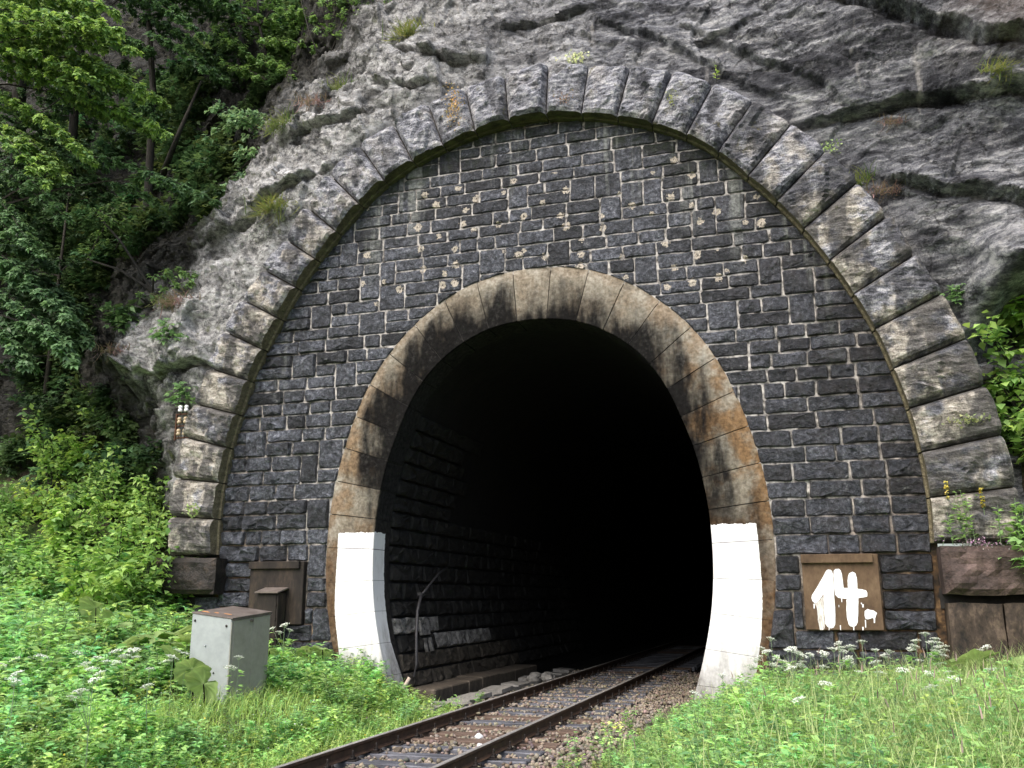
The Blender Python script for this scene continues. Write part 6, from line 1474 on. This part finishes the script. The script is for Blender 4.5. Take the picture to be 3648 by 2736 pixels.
for x, y, z, k, lb in ((-4.05, -1.2, 1.15, 3, 'many-headed white umbel just right of the grey cabinet, in front of the wall'), (-3.2, -3.75, .78, 2, 'greyish umbel beside the lower right corner of the cabinet')):
    put_umbel(x, y, z, k, lb, None)
VR = [(3.9,-1.0,.93),(3.74,-1.0,.79),(4.01,-1.0,.77),(4.15,-1.0,.8),(3.89,-1.0,.68),(4.04,-1.0,.62),(4.32,-1.0,.62),(3.66,-1.0,.68),(5.91,-1.0,1.03),(5.83,-1.0,.92),(6.0,-1.0,.9),(6.1,-1.0,.84),(4.8,-1.0,.88),(4.77,-1.0,.79),(4.92,-1.0,.69),(5.15,-1.0,.91),(5.48,-1.0,.78),(6.09,-1.0,.73),(5.75,-1.0,.67),(6.74,-1.0,.85)]
for x, y, z in VR: put_umbel(x, y + random.uniform(-.25, .25), z, random.choice([1, 1, 3, 2]), 'branched white umbel at the foot of the stone wall right of the arch', 'white umbels under the number plaque')
for x, y, z in [(5.81,-2.5,.6),(5.21,-2.5,.6),(5.05,-2.5,.59),(6.45,-2.5,.65),(6.51,-2.5,.6),(5.15,-2.5,.87),(4.53,-2.5,.8),(5.52,-2.5,.64),(5.99,-2.5,.55),(4.21,-2.5,.63),(3.3,-2.2,.5),(3.7,-3.2,.5),(4.6,-3.6,.55),(5.6,-4.2,.55),(3.2,-4.2,.45),(4.3,-5.0,.5),(6.0,-3.4,.6)]: put_umbel(x, y, z, random.choice([0, 0, 2]), 'cream umbel out in the meadow grass at the lower right', 'umbels in the right meadow')

# --- butterbur: big round leaves on stalks
def butter(seed, r):
    rr = np.random.default_rng(seed + 50); V = [(0, 0, 0)]; nr_, ns = 5, 44; C = [(.11, .2, .045)]
    fo = rr.uniform(.18, .34)
    for a in range(1, nr_ + 1):
        for k in range(ns):
            th = (k + .5) / ns * 2 * math.pi; f = a / nr_; q = r * f * (1 + (.05 * math.sin(th * 13 + seed) + rr.normal(0, .018)) * (a == nr_)); cut = math.exp(-((th - math.pi) / .2) ** 2); q *= 1 - .75 * cut
            z = .16 * r * f * f * math.sin(th * 2 + seed) + .07 * r * f * math.sin(th * 5 + 2 * seed) - fo * r * f ** 3 + .16 * r * f + .035 * r * f * math.cos(th * 11)
            V.append((q * math.cos(th), q * math.sin(th), z)); v = (1.25 if (k % 4 == 0 and a < nr_) else 1.0) * (1 + rr.normal(0, .07)) * (.9 + .16 * math.sin(th * 3 + seed)); C.append((.082 * v, .165 * v, .028 * v))
    F = [(0, 1 + k, 1 + (k + 1) % ns) for k in range(ns)] + [(1 + (a - 1) * ns + k, 1 + a * ns + k, 1 + a * ns + (k + 1) % ns, 1 + (a - 1) * ns + (k + 1) % ns) for a in range(1, nr_) for k in range(ns)]
    return npmesh('blade', np.array(V), F, M['leaf'], True, fresh(np.array(C)))
BB = [butter(k, .3) for k in range(4)]
for k, (x, y, z, s, tx_, ty_, lb, grp) in enumerate([
  (-6.35, -3.01, 1.5, .95, .75, .1, 'single upright round butterbur leaf standing clear before the left shrubs', None), (-3.5, -4.3, .72, .8, .75, -.35, 'big drooping butterbur leaf in front of the cabinet, the upper one', None), (-3.2, -4.45, .55, .85, 1.0, .4, 'big drooping butterbur leaf in front of the cabinet, the lower right one', None), (-4.05, -4.0, .85, .8, .85, -.3, 'butterbur leaf half hiding the left edge of the cabinet', None),
  (-7.2, -3.7, 1.05, 1.3, .5, .1, 'wide butterbur leaf at the far left edge of the herb bed', None), (-6.4, -3.45, 1.0, 1.1, .4, -.1, None, 1), (-5.6, -2.7, 1.05, 1.2, .35, .1, None, 1), (-5.17, -2.5, 1.08, 1.1, .4, 0, None, 1), (-4.7, -2.6, 1.02, 1.1, .35, .15, None, 1), (-6.0, -2.9, 1.22, .8, .2, .3, None, 1), (-4.9, -3.0, .98, 1.0, .35, -.1, None, 1), (-5.4, -3.4, .95, 1.0, .4, .1, None, 1),
  (-3.72, -.95, .8, .6, .5, .2, None, 2), (-3.45, -.9, .8, .6, .5, -.1, None, 2), (-4.1, -1.5, .8, .55, .4, 0, None, 2), (6.55, -1.0, .82, 1.2, .4, .1, None, 3), (7.15, -1.6, .72, 1.2, .5, 0, None, 3), (7.5, -1.1, .85, 1.1, .3, 0, None, 3), (6.95, -.9, .8, 1.0, .4, .2, None, 3)]):
    L_ = lb or {1: 'broad butterbur leaf in the row behind the white umbels left of the cabinet', 2: 'small butterbur leaf at the foot of the wall beside the left white jamb', 3: 'broad butterbur leaf at the lower right below the brown jamb block'}[grp]
    G_ = {1: 'butterbur leaves behind the left umbels', 2: 'butterbur leaves by the left jamb', 3: 'butterbur leaves below the right plinth'}.get(grp)
    g = float(ground_z(x, y)); t = empty('butterbur_leaf', (x, y, g), L_, 'leaf', G_)
    o = link('blade', BB[k % 4], t, (0, 0, z - g)); o.scale = (s, s, s); o.rotation_euler = (tx_, ty_, random.uniform(2, 4.4))
    MB().tube([(0, .06, -.05), (0, .04, (z - g) * .6), (0, 0, z - g)], [.014, .011, .008], 5).build('stalk', M['leaf'], t)

single_out(UG['white umbels in the left herb bed'], 'white umbel flower of the %s band in the left herb bed, %s from the left', ['upper', 'middle', 'lower'])
single_out(UG['white umbels under the number plaque'], 'branched white umbel, %s tier, at the foot of the right wall, %s from the left', ['higher', 'lower'])
single_out(UG['umbels in the right meadow'], 'cream umbel of the %s band in the right meadow, %s from the left', ['upper', 'lower'])
for g, w in (('butterbur leaves behind the left umbels', 'broad butterbur leaf, %s tier behind the left umbels, %s from the left'), ('butterbur leaves by the left jamb', '%s small butterbur leaf between cabinet and left white jamb, %s from left'), ('butterbur leaves below the right plinth', '%s broad butterbur leaf row below the brown jamb, leaf %s from the left')):
    single_out([(o, (o.location.x, o.location.y, o.location.z + .8)) for o in bpy.data.objects if o.get('group') == g], w, ['upper', 'lower'] if 'behind' in g else ['low'])
